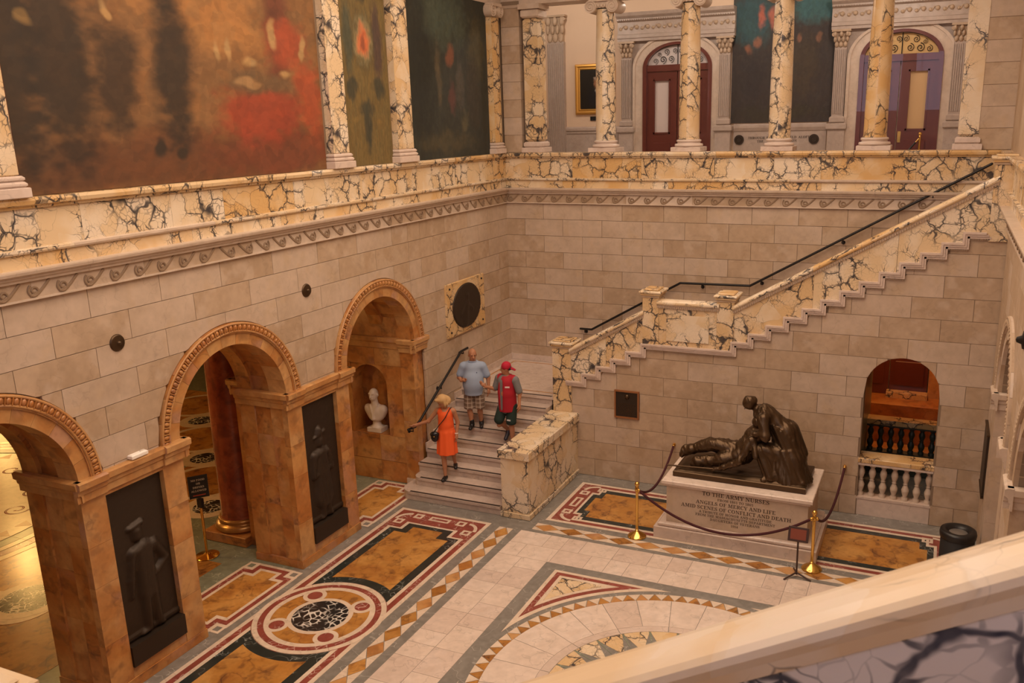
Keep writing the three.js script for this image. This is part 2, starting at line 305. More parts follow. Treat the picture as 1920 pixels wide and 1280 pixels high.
// arcade wall (left): a core with three open arches, faced with stone blocks
const wallLeft = structure('wall_left', 'long stone wall with three arches under a marble parapet');
{
  const RC = RI + 0.12, outline = [[0.2, 2.8], ...[...arches].sort((a, b) => b - a).flatMap((c) => [[c + RC, 2.8], ...arcPts(c, SP, RC, 0, Math.PI, 24), [c - RC, 2.8]]), [-17.95, 2.8], [-17.95, 9.7], [0.2, 9.7]];
  mesh('wall_core', box(BACK + 0.06, XL - 0.035, -0.05, 2.8, -17.95, -13.88), m.mortar, wallLeft);
  mesh('wall_core', wallX(outline, BACK + 0.06, XL - 0.035 - BACK - 0.06), m.mortar, wallLeft);
  const lo = (z) => { let l = z < -13.6 ? -1 : SP + 0.045; for (const c of arches) { const d = Math.abs(z - c); if (d < RO + 0.01) l = Math.max(l, SP + Math.sqrt(Math.max(0, (RO + 0.01) ** 2 - d * d))); } return l; };
  courses(wallLeft, (p) => wallX(p, XL - 0.04, 0.04), -17.525, -13.52, 0, 5.08, 0.3567, 0.9, lo);
  courses(wallLeft, (p) => wallX(p, XL - 0.04, 0.04), -13.52, -2.5, SP, 5.08, 0.3567, 1.02, lo, null, stones, 'stone_block', 1);
}
const wallBack = structure('wall_back', 'coursed stone wall behind the upper stair flight');
{
  mesh('wall_core', wallZ([[-9.4, -0.05], [-1.25, -0.05], [-1.25, 2.5], [0.5, 2.5], [0.5, -0.05], [1.4, -0.05], [1.4, 5.1], [-9.4, 5.1]], ZB - 0.4, 0.37), m.mortar, wallBack);
  courses(wallBack, (p) => wallZ(p, ZB - 0.03, 0.03), XL - 0.01, XR, LAND, 5.08, 0.3567, 0.9, (x) => x > -1.25 && x < 0.5 ? 2.5 : -1, null);
}
const nT = 0.2975;
const stringY = (x) => x < -4.825 ? 1.821 + 0.172 * Math.max(0, Math.floor((x + 6.016) / nT) + 1) : x < -3.158 ? 2.68 : 2.68 + 0.17 * (Math.floor((x + 3.158) / 0.297) + 1);
const DOORC = -0.395, DOORR = 0.585, DOORS = 2.3;
function stairWall(sgn) {                 // the wall below the upper flight
  const Z = sgn > 0 ? ZS - 0.02 : mz(ZS - 0.02), w = structure(sgn > 0 ? 'wall_stair' : 'wall_front', sgn > 0 ? 'coursed stone wall below the stair with an arched opening' : 'stone wall below the nearer stair flight');
  const top = [-6.3, -6.016]; for (let i = 1; i < 5; i++) top.push(-6.016 + i * nT); 
  const pts = [[-6.34, -0.05], [DOORC - DOORR, -0.05], [DOORC - DOORR, DOORS], ...arcPts(DOORC, DOORS, DOORR, Math.PI, 0, 20), [DOORC + DOORR, -0.05], [1.3, -0.05], [1.3, 4.9]];
  for (let x = 0.7; x > -6.34; x -= 0.02) pts.push([x, stringY(x) + 0.03]);
  mesh('wall_core', wallZ(sgn > 0 ? pts : pts.filter((p) => Math.abs(p[0] - DOORC) > DOORR + 0.001), sgn > 0 ? Z - 0.3 : Z + 0.012, sgn > 0 ? 0.288 : 0.288), m.mortar, w);
  if (sgn < 0) return;
  const lo = (x) => { const d = Math.abs(x - DOORC); return d < DOORR ? DOORS + Math.sqrt(DOORR * DOORR - d * d) : -1; };
  courses(w, (p) => wallZ(p, Z - 0.012, 0.012), -6.335, XR + 0.02, 0, 4.994, 0.3567, 0.92, lo, (x) => stringY(x) + 0.02);
}
stairWall(1); stairWall(-1);
const wallRight = structure('wall_right', 'stone wall with arches opposite the arcade, seen edge on');
{
  const cs = [-12.48, ZC, -5.36];
  const outline = [[0.2, -0.05], ...[...cs].sort((a, b) => b - a).flatMap((c) => [[c + RI, -0.05], ...arcPts(c, SP, RI, 0, Math.PI, 20), [c - RI, -0.05]]), [-17.95, -0.05], [-17.95, 5.1], [0.2, 5.1]];
  mesh('wall_core', wallX(outline, XR + 0.04, 0.9), m.mortar, wallRight);
  const lo = (z) => { let l = -1; for (const c of cs) { const d = Math.abs(z - c); if (d < RO) l = Math.max(l, SP + Math.sqrt(Math.max(0, RO * RO - d * d))); } return l; };
  courses(wallRight, (p) => wallX(p, XR, 0.04), -15.06, -6, 0, 5.08, 0.3567, 0.62, (z) => Math.max(lo(z), cs.some((c) => Math.abs(z - c) < RI + 0.335) ? 2.9 : -1));
  mesh('upper_core', box(XR + 0.05, XR + 0.6, 5.1, 9.7, -17.9, 0.2), m.stoneB, wallRight);
  mesh('niche_backing', box(XR + 0.22, XR + 0.3, -0.05, 4.3, -15, -4), m.stoneB, wallRight);
}
// upper storey pier stones at both ends of the colonnade
for (const [x0, x1, nm, lb] of [[XL, -8.42, 'corner_pier', 'stone corner pier where the mural wall meets the colonnade'], [0.36, XR + 0.1, 'corner_pier', 'stone end pier of the colonnade beside the wall above the stair top']]) {
  const t = thing(nm, lb, 'pier');
  mesh('pier_core', box(x0 + 0.01, x1 - 0.01, 6.13, 9.2, -18.1, -17.56), m.mortar, t);
  for (let y = 6.14, i = 0; y < 9.1; y += 0.365, i++) mesh('stone_block', cbox(x0, x1, y, Math.min(9.12, y + 0.361), -18.12, -17.54, 0.004), pick(stones), t);
}
// ceiling, floors and far walls that close the building
const ceiling = structure('ceiling', 'plaster ceiling around the glazed roof light', 'ceiling');
mesh('ceiling_slab', box(-12, 3.2, CEIL, CEIL + 0.2, -17.9, 3.4), m.plaster, ceiling);
{
  const sk = structure('window_1', 'glazed roof light over the stair hall', 'window');
  const gl = M({ color: 0xffffff, emissive: new THREE.Color(SKY_COLOR), emissiveIntensity: 3.0, roughness: 0.4 });
  mesh('glazing', box(-7.45, -0.45, CEIL - 0.06, CEIL - 0.01, ZC - 6.25, ZC + 6.25), gl, sk);
  for (let i = 0; i <= 5; i++) mesh('glazing_bar', box(-7.5 + i * 1.4, -7.42 + i * 1.4, CEIL - 0.1, CEIL - 0.005, ZC - 6.3, ZC + 6.3), m.plaster, sk);
}
// the upper walls: left (behind the murals), camera side
mesh('upper_lining', box(XL - 0.5, XL - 0.06, 6.1, CEIL, -17.9, 3.4), m.stoneB, wallLeft);
{ const w = structure('wall_near', 'upper wall behind the viewer'); mesh('wall_core', box(-12, 3.2, 4.5, CEIL, 3.2, 3.5), m.cream, w); mesh('parapet_core', box(XL, 3, 4.98, 6.1, mz(ZB), mz(ZB) + 0.16), m.breB, w); mesh('floor_slab', box(XL - 0.5, 3.2, 4.7, GAL, mz(ZB) + 0.1, 3.4), m.greyStone, w); mesh('lower_core', box(-9.4, 3, -0.05, 4.7, mz(ZB), mz(ZB) + 0.3), m.stoneB, w); mesh('end_wall', box(3.0, 3.2, -0.05, CEIL, -18, 3.4), m.cream, w); }
{ const w = structure('window_2', 'tall gallery window behind the viewer', 'window'); mesh('glass', box(-6.4, 0, 6.9, 9.7, 3.16, 3.2), M({ color: 0xffffff, emissive: new THREE.Color(DAY_COLOR), emissiveIntensity: 2.2, roughness: 0.3 }), w); for (let i = 0; i <= 4; i++) mesh('window_bar', box(-6.45 + i * 1.6, -6.35 + i * 1.6, 6.85, 9.75, 3.1, 3.2), m.plaster, w); }
// entablature over murals and colonnade
const entab = structure('trim_1', 'stone entablature carried by the columns', 'trim');
{
  const prof = [[0, 9.12], [0.05, 9.12], [0.05, 9.26], [0.09, 9.26], [0.09, 9.42], [0.15, 9.46], [0.15, 9.8], [0.3, 9.95], [0.36, 10.1], [0.36, 10.2], [0, 10.2]];
  mesh('entablature', runZ(prof, XL - 0.06, 1, -17.6, 1), m.trim, entab);
  mesh('entablature', runX(prof, ZB - 0.12, 1, XL - 0.3, 1.6), m.trim, entab);
  mesh('architrave', box(XL - 0.3, 1.6, 9.12, 10.6, -18.15, ZB - 0.12), m.trim, entab);
  mesh('entablature', runZ(prof, XR + 0.06, -1, -17.6, 1), m.trim, entab);
}
// gallery behind the colonnade
const ZG = -23.5;
const gal = structure('wall_gallery', 'cream plastered gallery wall with a grey stone dado');
{
  mesh('floor_slab', box(-13, 1.6, GAL - 0.3, GAL, ZG - 0.2, ZB - 0.02), m.greyStone, gal);
  mesh('wall_core', box(-13, 1.6, GAL, 10.6, ZG - 0.3, ZG), m.cream, gal);
  mesh('end_wall', box(-13.2, -12.9, GAL, 10.6, ZG, -17.9), m.cream, gal);
  mesh('end_wall', box(0.52, 0.82, GAL, 10.6, ZG, -18.1), m.cream, gal);
  mesh('gallery_ceiling', box(-13, 1.6, 10.35, 10.5, ZG, -18.1), m.plaster, gal);
  mesh('dado_slab', box(-12.9, -8.35, GAL, 6.42, ZG, ZG + 0.03), m.greyStone, gal);
  mesh('chair_rail', runX([[0, 6.42], [0.05, 6.42], [0.05, 6.47], [0.08, 6.5], [0.08, 6.56], [0.03, 6.6], [0, 6.6]], ZG, 1, -12.9, -8.3), m.greyStone, gal);
  mesh('return_wall', box(-9.6, XL - 0.45, GAL, 10.6, -18.1, -17.5), m.cream, gal);
}
for (const [x, z] of [[-9.5, -20.6], [-5.2, -20.6], [-1.4, -20.6]]) {      // ceiling lamps of the gallery
  const t = thing('ceiling_lamp', 'round opal ceiling lamp in the gallery behind the colonnade', 'lamp', 'gallery ceiling lamps');
  const o = mesh('shade', ball(x, 10.27, z, 0.24, 0.3), M({ color: 0xffffff, emissive: 0xfff0e0, emissiveIntensity: 3, roughness: 0.5 }), t); 
  const l = new THREE.PointLight(0xffeedd, 34, 0, 2); l.position.set(x, 9.95, z); l.castShadow = true; l.shadow.radius = 8; t.add(l);
}
// corridor and further hall beyond the arcade
const hallW = structure('wall_corridor', 'ochre marble corridor walls beyond the arches');
{
  mesh('end_wall', wallZ([[XL - 0.06, -0.05], [-12, -0.05], [-12, 4.6], [XL - 0.06, 4.6]], -13.87, 0.4 - 0.0, [[[-10.29, 0.95], [-9.49, 0.95], ...arcPts(-9.89, 1.94, 0.40, 0, Math.PI, 16)]]), m.sienaB, hallW);
  mesh('niche_back', box(-10.4, -9.4, 0.8, 2.5, -14.0, -13.8), m.sienaB, hallW);
  mesh('corridor_ceiling', box(-34, BACK + 0.05, 4.6, 4.8, -30, 3), m.sienaB, hallW);
  mesh('far_wall', box(-34.3, -34, -0.05, 4.7, -30, 3), m.sienaA, hallW);
  mesh('side_wall', box(-34, -12, -0.05, 4.7, -30.2, -30), m.sienaA, hallW); mesh('side_wall', box(-34, BACK, -0.05, 4.7, 2.8, 3), m.sienaA, hallW);
  mesh('side_wall', box(-12.1, -11.9, -0.05, 4.7, -30, -13.6), m.sienaA, hallW);
  mesh('impost', runX([[0, 2.7], [0.03, 2.7], [0.03, 2.8], [0.07, 2.84], [0.07, 2.92], [0, 2.92]], -13.47, 1, -11.9, XL - 0.3), m.sienaA, hallW);
  for (let i = 0; i < 4; i++) for (let j = 0; j < 3; j++) { const y0 = [0.0, 0.42, 2.36][j], y1 = [0.41, 0.94, 2.69][j]; mesh('marble_slab', box(-11.7 + i * 0.66, -11.046 + i * 0.66, y0 + 0.002, y1, -13.47, -13.455), pick([m.sienaB, m.sienaA, m.sienaB]), hallW); }
  mesh('marble_slab', box(-9.48, -9.13, 0.945, 2.355, -13.47, -13.455), m.sienaB, hallW); mesh('marble_slab', box(-11.7, -10.3, 0.945, 2.355, -13.47, -13.455), m.sienaB, hallW);
}
// warm lamps over the further hall
for (const [x, z, p] of [[-13.2, -9.2, 60], [-19.5, -12.5, 90], [-27.8, -17.7, 110], [-15, -3.5, 40]]) {
  const t = thing('pendant_lamp', 'warm globe pendant lamp in the hall beyond the arches', 'lamp', 'globe lamps of the further hall');
  mesh('globe', ball(x, 3.5, z, 0.22), M({ color: 0xffffff, emissive: 0xffd27a, emissiveIntensity: 6, roughness: 0.5 }), t);
  mesh('stem', rod([x, 3.7, z], [x, 4.62, z], 0.015), m.brass, t);
  const l = new THREE.PointLight(0xffc874, p * 0.55, 0, 2); l.position.set(x, 3.15, z); l.castShadow = true; l.shadow.radius = 10; t.add(l);
}
// passage behind the arched opening below the stair
const pas = structure('wall_passage', 'dim passage behind the arched opening below the stair');
{
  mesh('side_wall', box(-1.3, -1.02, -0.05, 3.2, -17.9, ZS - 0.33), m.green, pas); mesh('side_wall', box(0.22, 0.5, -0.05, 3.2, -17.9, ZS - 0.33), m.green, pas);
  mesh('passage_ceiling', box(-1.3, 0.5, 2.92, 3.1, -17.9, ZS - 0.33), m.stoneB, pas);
  mesh('room_floor', box(-4.5, 3, -0.1, 0.0, -24, -17.9), m.sienaA, pas); mesh('room_ceiling', box(-4.5, 3, 3.6, 3.7, -24, -17.9), m.cream, pas);
  mesh('room_wall', box(-4.5, 3, 0, 3.6, -20.5, -20.3), m.cream, pas); mesh('room_wall', box(-4.7, -4.5, 0, 3.6, -24, -17.9), m.cream, pas); mesh('room_wall', box(3, 3.2, 0, 3.6, -24, -17.9), m.cream, pas);
  mesh('room_wall', box(-4.5, -1.25, 0, 3.6, -18, -17.9), m.cream, pas); mesh('room_wall', box(0.5, 3, 0, 3.6, -18, -17.9), m.cream, pas); mesh('room_wall', box(-1.25, 0.5, 2.5, 3.6, -18, -17.9), m.cream, pas);
  const t = thing('ceiling_lamp', 'small warm lamp above the room seen through the arched opening', 'lamp');
  mesh('shade', ball(-0.6, 3.5, -19.0, 0.14, 0.5), M({ color: 0xffffff, emissive: 0xffc070, emissiveIntensity: 5 }), t);
  const l = new THREE.PointLight(0xffb870, 16, 0, 2); l.position.set(-0.6, 3.3, -19.0); l.castShadow = true; l.shadow.radius = 6; t.add(l);
}
// ---------- the inlaid floor ----------
const floor = structure('floor', 'inlaid marble floor with circles, diamonds and key patterns', 'floor');
mesh('grey_ground', box(-9.0, 1.9, -0.1, -0.003, -15.3, 0.2), m.grey, floor);
mesh('green_ground', box(-34, -8.99, -0.1, -0.003, -30, 3), m.green, floor);
mesh('grey_ground', box(-1.3, 1.9, -0.1, -0.003, -17.95, -15.3), m.grey, floor);
const inl = (name, pts, mat, holes) => mesh(name, slab(pts, 0, 0.012, holes), mat, floor);
const strip = (name, x0, x1, z0, z1, mat) => inl(name, rectPts(x0, x1, z0, z1), mat);
const sienaFloor = [m.yellow, m.yellow2, m.sienaA];
// white border bands with diamonds, along both axes and mirrored
function diamonds(alongX, c, a0, a1, n, half) {
  const L = (a1 - a0) / n, q = (a, b) => alongX ? [a, c + b] : [c + b, a];
  for (let i = 0; i < n; i++) {
    const a = a0 + i * L, mid = a + L / 2;
    inl('diamond_tile', [q(a + 0.01, 0), q(mid, half), q(a + L - 0.01, 0), q(mid, -half)], pick(sienaFloor));
    inl('white_triangle_tile', [q(a, half), q(mid - 0.008, half), q(a, 0.008)], m.inlay); inl('white_triangle_tile', [q(mid + 0.008, half), q(a + L, half), q(a + L, 0.008)], m.inlay);
    inl('white_triangle_tile', [q(a, -half), q(mid - 0.008, -half), q(a, -0.008)], m.inlay); inl('white_triangle_tile', [q(mid + 0.008, -half), q(a + L, -half), q(a + L, -0.008)], m.inlay);
  }
}
diamonds(false, -6.485, -12.42, -5.42, 17, 0.13);
diamonds(true, -12.66, -6.05, 0.75, 15, 0.125);
// square field: pale tiles between border and inner frame
const F0 = -6.205, F1 = 0.905, G0 = -5.335, G1 = 0.035, H0 = -12.435, H1 = mz(-12.435), K0 = -11.56, K1 = mz(-11.56);
const tileM = [m.white, m.white2, m.white];
function tileBand(alongX, a0, a1, b0, b1, flip) {
  const bm = (b0 + b1) / 2, g = 0.003, q = (p0, p1, r0, r1) => alongX ? rectPts(p0 + g, p1 - g, r0 + g, r1 - g) : rectPts(r0 + g, r1 - g, p0 + g, p1 - g);
  let a = a0, i = 0;
  while (a < a1 - 0.05) {
    const e = Math.min(a1, a + 0.9), w = e - a;
    if (w < 0.3) { inl('floor_tile', q(a, e, b0, b1), pick(tileM)); break; }
    const s1 = a + w * (i % 2 ? 0.36 : 0.64), s2 = a + w * (i % 2 ? 0.64 : 0.36);
    for (const [p0, p1, r0, r1] of [[a, s1, b0, bm], [s1, e, b0, bm], [a, s2, bm, b1], [s2, e, bm, b1]]) inl('floor_tile', q(p0, p1, r0, r1), pick(tileM));
    a = e; i++;
  }
}
tileBand(true, F0, F1, H0, K0); tileBand(true, F0, F1, K1, H1);
tileBand(false, K0, K1, F0, G0); tileBand(false, K0, K1, G1, F1);
// circle with a saw-tooth ring
const CR = 2.44, TI = CR - 0.16;
{
  const nT2 = 76; for (let i = 0; i < nT2; i++) { const a = i / nT2 * Math.PI * 2, d = Math.PI / nT2 * 0.94, P = (r, t) => [CX + r * Math.cos(t), ZC + r * Math.sin(t)]; if (P(1, a)[1] > ZC + 0.95 || P(1, a)[0] > CX + 0.99) continue; inl('sawtooth_tile', [P(TI, a - d), P(CR, a), P(TI, a + d)], pick(sienaFloor)); inl('white_triangle_tile', [P(CR, a + 0.004), P(CR, a + 2 * d), P(TI + 0.004, a + d * 1.06)], m.inlay); }
  const nR = 28; for (let i = 0; i < nR; i++) { const a0 = i / nR * Math.PI * 2 + 0.002, a1 = (i + 1) / nR * Math.PI * 2 - 0.002; inl('radial_tile', ringPts(CX, ZC, 1.60, TI - 0.004, a0, a1, 6), pick(tileM)); }
  for (let i = 0; i < 14; i++) inl('ring_tile', ringPts(CX, ZC, 1.47, 1.596, i / 14 * Math.PI * 2 + 0.003, (i + 1) / 14 * Math.PI * 2 - 0.003, 6), m.white2);
  for (let i = 0; i < 24; i++) { const a = i / 24 * Math.PI * 2, d = Math.PI / 24, P = (r, t) => [CX + r * Math.cos(t), ZC + r * Math.sin(t)]; inl('breccia_wedge', [P(1.0, a), P(1.465, a - d * 0.98), P(1.465, a), P(1.465, a + d * 0.98)], pick([m.breA, m.breC, m.breA])); inl('green_dart', [P(1.465, a + d * 1.1), P(1.05, a + d), P(1.465, a + d * 0.9)], m.green); }
  inl('centre_disc', arcPts(CX, ZC, 0.98, 0, Math.PI * 2, 48), m.breB);
  for (const sx of [-1, 1]) for (const sz of [-1, 1]) {     // spandrels
    const f = ([x, z]) => [CX + sx * x, ZC + sz * z], E = 2.46, tri = (e, r, n = 18) => { const a0 = Math.asin(clamp(Math.sqrt(Math.max(0, r * r - e * e)) / r, 0, 1)), pts = [[e, e]]; const s0 = Math.atan2(Math.sqrt(Math.max(0, r * r - e * e)), e), s1 = Math.PI / 2 - s0; return [[e, e], ...Array.from({ length: n + 1 }, (_, i) => { const a = lerp(s0, s1, i / n); return [r * Math.cos(a), r * Math.sin(a)]; })].map(f); };
    inl('white_spandrel', tri(E, CR + 0.09), m.inlay, [tri(E - 0.06, CR + 0.16)]);
    inl('red_line', tri(E - 0.062, CR + 0.162), m.red, [tri(E - 0.14, CR + 0.24)]);
    inl('white_line', tri(E - 0.142, CR + 0.242), m.inlay, [tri(E - 0.20, CR + 0.30)]);
    inl('breccia_spandrel', tri(E - 0.202, CR + 0.302), m.breA);
  }
}
// key-pattern panels: x/z box with ornamented ends; ax = long axis
function ringSq(P, c, d, w, h, t) { const o = [[c - w, d - h], [c + w, d - h], [c + w, d + h], [c - w, d + h]], i = [[c - w + t, d - h + t], [c + w - t, d - h + t], [c + w - t, d + h - t], [c - w + t, d + h - t]]; inl('white_key_ring', o.map(P), m.inlay, [i.map(P)]); inl('red_key_centre', i.map(P), m.red); }
function keyPanel(P, W, L0, L1, endLo, endHi, fieldMat, stones2) {      // P maps (across, along) to (x, z); across in [-W, W]
  const s = 0.60, st = 0.24;                                           // ornament depth, step
  // outer frame: white, red, white, dark
  const frame = (o) => { const hi = endHi ? L1 - s : L1, lo = endLo ? L0 + s : L0; const a = W - o, pts = [];
    if (endLo) pts.push([-a, lo - st + o * 0.7], [-a + st + 0.0, lo - st + o * 0.7], [-a + st, lo - 2 * st + 0.12 + o * 0.7], [a - st, lo - 2 * st + 0.12 + o * 0.7], [a - st, lo - st + o * 0.7], [a, lo - st + o * 0.7]); else pts.push([-a, lo], [a, lo]);
    if (endHi) pts.push([a, hi + st - o * 0.7], [a - st, hi + st - o * 0.7], [a - st, hi + 2 * st - 0.12 - o * 0.7], [-a + st, hi + 2 * st - 0.12 - o * 0.7], [-a + st, hi + st - o * 0.7], [-a, hi + st - o * 0.7]); else pts.push([a, hi], [-a, hi]);
    return pts.map(P); };
  const R = (a, b0, b1) => [[-a, b0], [a, b0], [a, b1], [-a, b1]].map(P);
  inl('white_line', R(W, L0, L1), m.inlay, [R(W - 0.07, L0 + 0.07, L1 - 0.07)]);
  inl('red_ground', R(W - 0.071, L0 + 0.071, L1 - 0.071), m.red, [frame(0.16)]);
  inl('white_line', frame(0.161), m.inlay, [frame(0.225)]);
  inl('dark_line', frame(0.226), m.dark, [frame(0.36)]);
  return { frame, field: frame(0.361) };
}
function keyEnds(P, W, e, d) {            // e: end coordinate along, d: direction inwards; ornaments lie a hair above the red ground
  const up = (name, pts, mat, holes) => mesh(name, slab(pts.map(P), 0.0015, 0.006, holes?.map((h) => h.map(P))), mat, floor);
  const sq = (c, b, w, h) => { const t = 0.045; const o = [[c - w, b - h], [c + w, b - h], [c + w, b + h], [c - w, b + h]], i = [[c - w + t, b - h + t], [c + w - t, b - h + t], [c + w - t, b + h - t], [c - w + t, b + h - t]]; up('white_key_ring', o, m.inlay, [i]); };
  sq(0, e + d * 0.225, 0.20, 0.075); 
  for (const s of [-1, 1]) {
    sq(s * 0.43, e + d * 0.22, 0.085, 0.085); sq(s * (W - 0.24), e + d * 0.50, 0.085, 0.085);
    const cx = s * (W - 0.24 - 0.10), cb = e + d * 0.42, arc = []; for (let i = 0; i <= 10; i++) { const a = i / 10 * Math.PI / 2; arc.push([cx + s * 0.24 * Math.sin(a), cb - d * 0.27 * Math.cos(a)]); } for (let i = 10; i >= 0; i--) { const a = i / 10 * Math.PI / 2; arc.push([cx + s * 0.18 * Math.sin(a), cb - d * 0.21 * Math.cos(a)]); }
    up('white_key_arc', arc, m.inlay);
  }
}
function fieldTiles(poly, alongX, c0, c1, P, W, L0, L1) { inl('ochre_field', poly, m.yellow); }
// strip beside the arcade: two key panels and the rosette between
{
  const xm = (-8.63 - 6.80) / 2, W = (8.63 - 6.80) / 2, P = ([a, b]) => [xm + a, b];
  // one long red-and-white frame, the field broken by the rosette
  for (const s of [1, -1]) {
    const Q = ([a, b]) => P([a, s > 0 ? b : mz(b)]), L0 = -12.48, L1 = ZC - 0.001, rs = 0.95;
    const arcIn = (r, w) => { const a0 = Math.acos(clamp(w / r, -1, 1)); return Array.from({ length: 19 }, (_, i) => { const a = lerp(a0, Math.PI - a0, i / 18); return [r * Math.cos(a), ZC - r * Math.sin(a)]; }); };
    const st = 0.24, side = (o) => { const a = W - o, b = L0 + 0.36 + o * 0.7, pts = [[-a, b + st], [-a + st, b + st], [-a + st, b], [a - st, b], [a - st, b + st], [a, b + st]], r = rs + (o > 0.3 ? 0.16 : 0.0); return [...pts, ...arcIn(Math.max(r, a + 0.001), a)]; };
    inl('white_line', [[-W, L0], [W, L0], [W, L1], [-W, L1]].map(Q), m.inlay, [[[-W + 0.07, L0 + 0.07], [W - 0.07, L0 + 0.07], [W - 0.07, L1], [-W + 0.07, L1]].map(([a, b]) => [a, b - (b === L1 ? 0.001 : 0)]).map(Q)]);
    inl('red_ground', [[-W + 0.071, L0 + 0.071], [W - 0.071, L0 + 0.071], [W - 0.071, L1], [-W + 0.071, L1]].map(Q), m.red, [side(0.165).map(Q)]);
    inl('white_line', side(0.166).map(Q), m.inlay, [side(0.23).map(Q)]);
    inl('dark_line', side(0.231).map(Q), m.dark, [side(0.38).map(Q)]);
    const a = W - 0.382, b = L0 + 0.36 + 0.27, fp = side(0.382);
    { const xs = [-a - 0.01, -a * 0.33, a * 0.33, a + 0.01]; inl('ochre_field', fp.map(Q), m.yellow); }
    keyEnds(Q, W, L0, 1);
  }
  const RC = (name, r0, r1, mat, y = 0.002, n = 8) => { for (let i = 0; i < n; i++) mesh(name, slab(ringPts(xm, ZC, r0, r1, i / n * Math.PI * 2 + 0.002, (i + 1) / n * Math.PI * 2 - 0.002, 10), y, 0.008), mat, floor); };
  RC('white_ring_segment', 0.865, 0.94, m.inlay); RC('red_ring_segment', 0.78, 0.864, m.red); RC('white_ring_segment', 0.70, 0.779, m.inlay); RC('ochre_ring_segment', 0.47, 0.699, m.yellow, 0.002, 4); RC('white_ring_segment', 0.40, 0.469, m.inlay);
  mesh('veined_medallion', slab(arcPts(xm, ZC, 0.399, 0, Math.PI * 2, 40), 0.002, 0.008), m.bw, floor);
  for (let i = 0; i < 4; i++) { const a = Math.PI / 4 + i * Math.PI / 2, x = xm + 0.6 * Math.cos(a), z = ZC + 0.6 * Math.sin(a); mesh('white_small_ring', slab(arcPts(x, z, 0.175, 0, Math.PI * 2, 24), 0.003, 0.008, [arcPts(x, z, 0.111, 0, Math.PI * 2, 24)]), m.inlay, floor); mesh('red_small_disc', slab(arcPts(x, z, 0.11, 0, Math.PI * 2, 24), 0.003, 0.008), m.red, floor); }
}
// panels in front of both stair walls
for (const s of [1, -1]) {
  const zc = (-12.95 - 14.73) / 2, W = (14.73 - 12.95) / 2, Q = ([a, b]) => [b, s > 0 ? zc - a : mz(zc - a)];
  const r = keyPanel(Q, W, -5.98, 0.70, true, true);
  inl('ochre_field', r.field, m.yellow);
  keyEnds(Q, W, -5.98, 1); keyEnds(Q, W, 0.70, -1);
}
// panels under the arches and in the corridor
for (const c of arches) {
  const Q = ([a, b]) => [-9.28 + a, c + b], fr = (o, st) => [[-0.53 + o + st, -0.92 + o], [0.53 - o - st, -0.92 + o], [0.53 - o - st, -0.92 + o + st], [0.53 - o, -0.92 + o + st], [0.53 - o, 0.92 - o - st], [0.53 - o - st, 0.92 - o - st], [0.53 - o - st, 0.92 - o], [-0.53 + o + st, 0.92 - o], [-0.53 + o + st, 0.92 - o - st], [-0.53 + o, 0.92 - o - st], [-0.53 + o, -0.92 + o + st], [-0.53 + o + st, -0.92 + o + st]].map(Q);
  inl('white_line', fr(0, 0.16), m.inlay, [fr(0.055, 0.17)]); inl('red_ground', fr(0.0555, 0.17), m.red, [fr(0.135, 0.18)]); inl('white_line', fr(0.1355, 0.18), m.inlay, [fr(0.19, 0.19)]); inl('ochre_field', fr(0.1905, 0.19), m.yellow);
  for (const e of [-1, 1]) for (const s of [-1, 1]) { const t = 0.045, o = (k) => [[s * 0.42 - 0.1 + k, e * 0.81 - 0.1 + k], [s * 0.42 + 0.1 - k, e * 0.81 - 0.1 + k], [s * 0.42 + 0.1 - k, e * 0.81 + 0.1 - k], [s * 0.42 - 0.1 + k, e * 0.81 + 0.1 - k]].map(Q); mesh('white_key_ring', slab(o(0), 0.0015, 0.006, [o(t)]), m.inlay, floor); }
}
// further hall: ochre field, pale rings and veined discs
for (let i = 0; i < 6; i++) for (let j = 0; j < 5; j++) {
  const x = -13.0 - i * 1.95, z = -16.1 + j * 1.86 + 0.25; if (x < -13.5 && z > -12.6) continue;
  mesh('ochre_slab', slab(rectPts(x - 0.97, x + 0.97, z - 0.925, z + 0.925), 0, 0.01), pick([m.yellow, m.yellow2, m.yellow]), floor);
  mesh('white_ring', slab(arcPts(x, z, 0.90, 0, Math.PI * 2, 40), 0.002, 0.008, [arcPts(x, z, 0.78, 0, Math.PI * 2, 40)]), m.inlay, floor);
  mesh('white_small_ring', slab(arcPts(x + 0.97, z + 0.92, 0.5, 0, Math.PI * 2, 28), 0.003, 0.008, [arcPts(x + 0.97, z + 0.92, 0.3, 0, Math.PI * 2, 28)]), m.inlay, floor);
  mesh('veined_medallion', slab(arcPts(x + 0.97, z + 0.92, 0.3, 0, Math.PI * 2, 28), 0.003, 0.008), m.bw, floor);
}
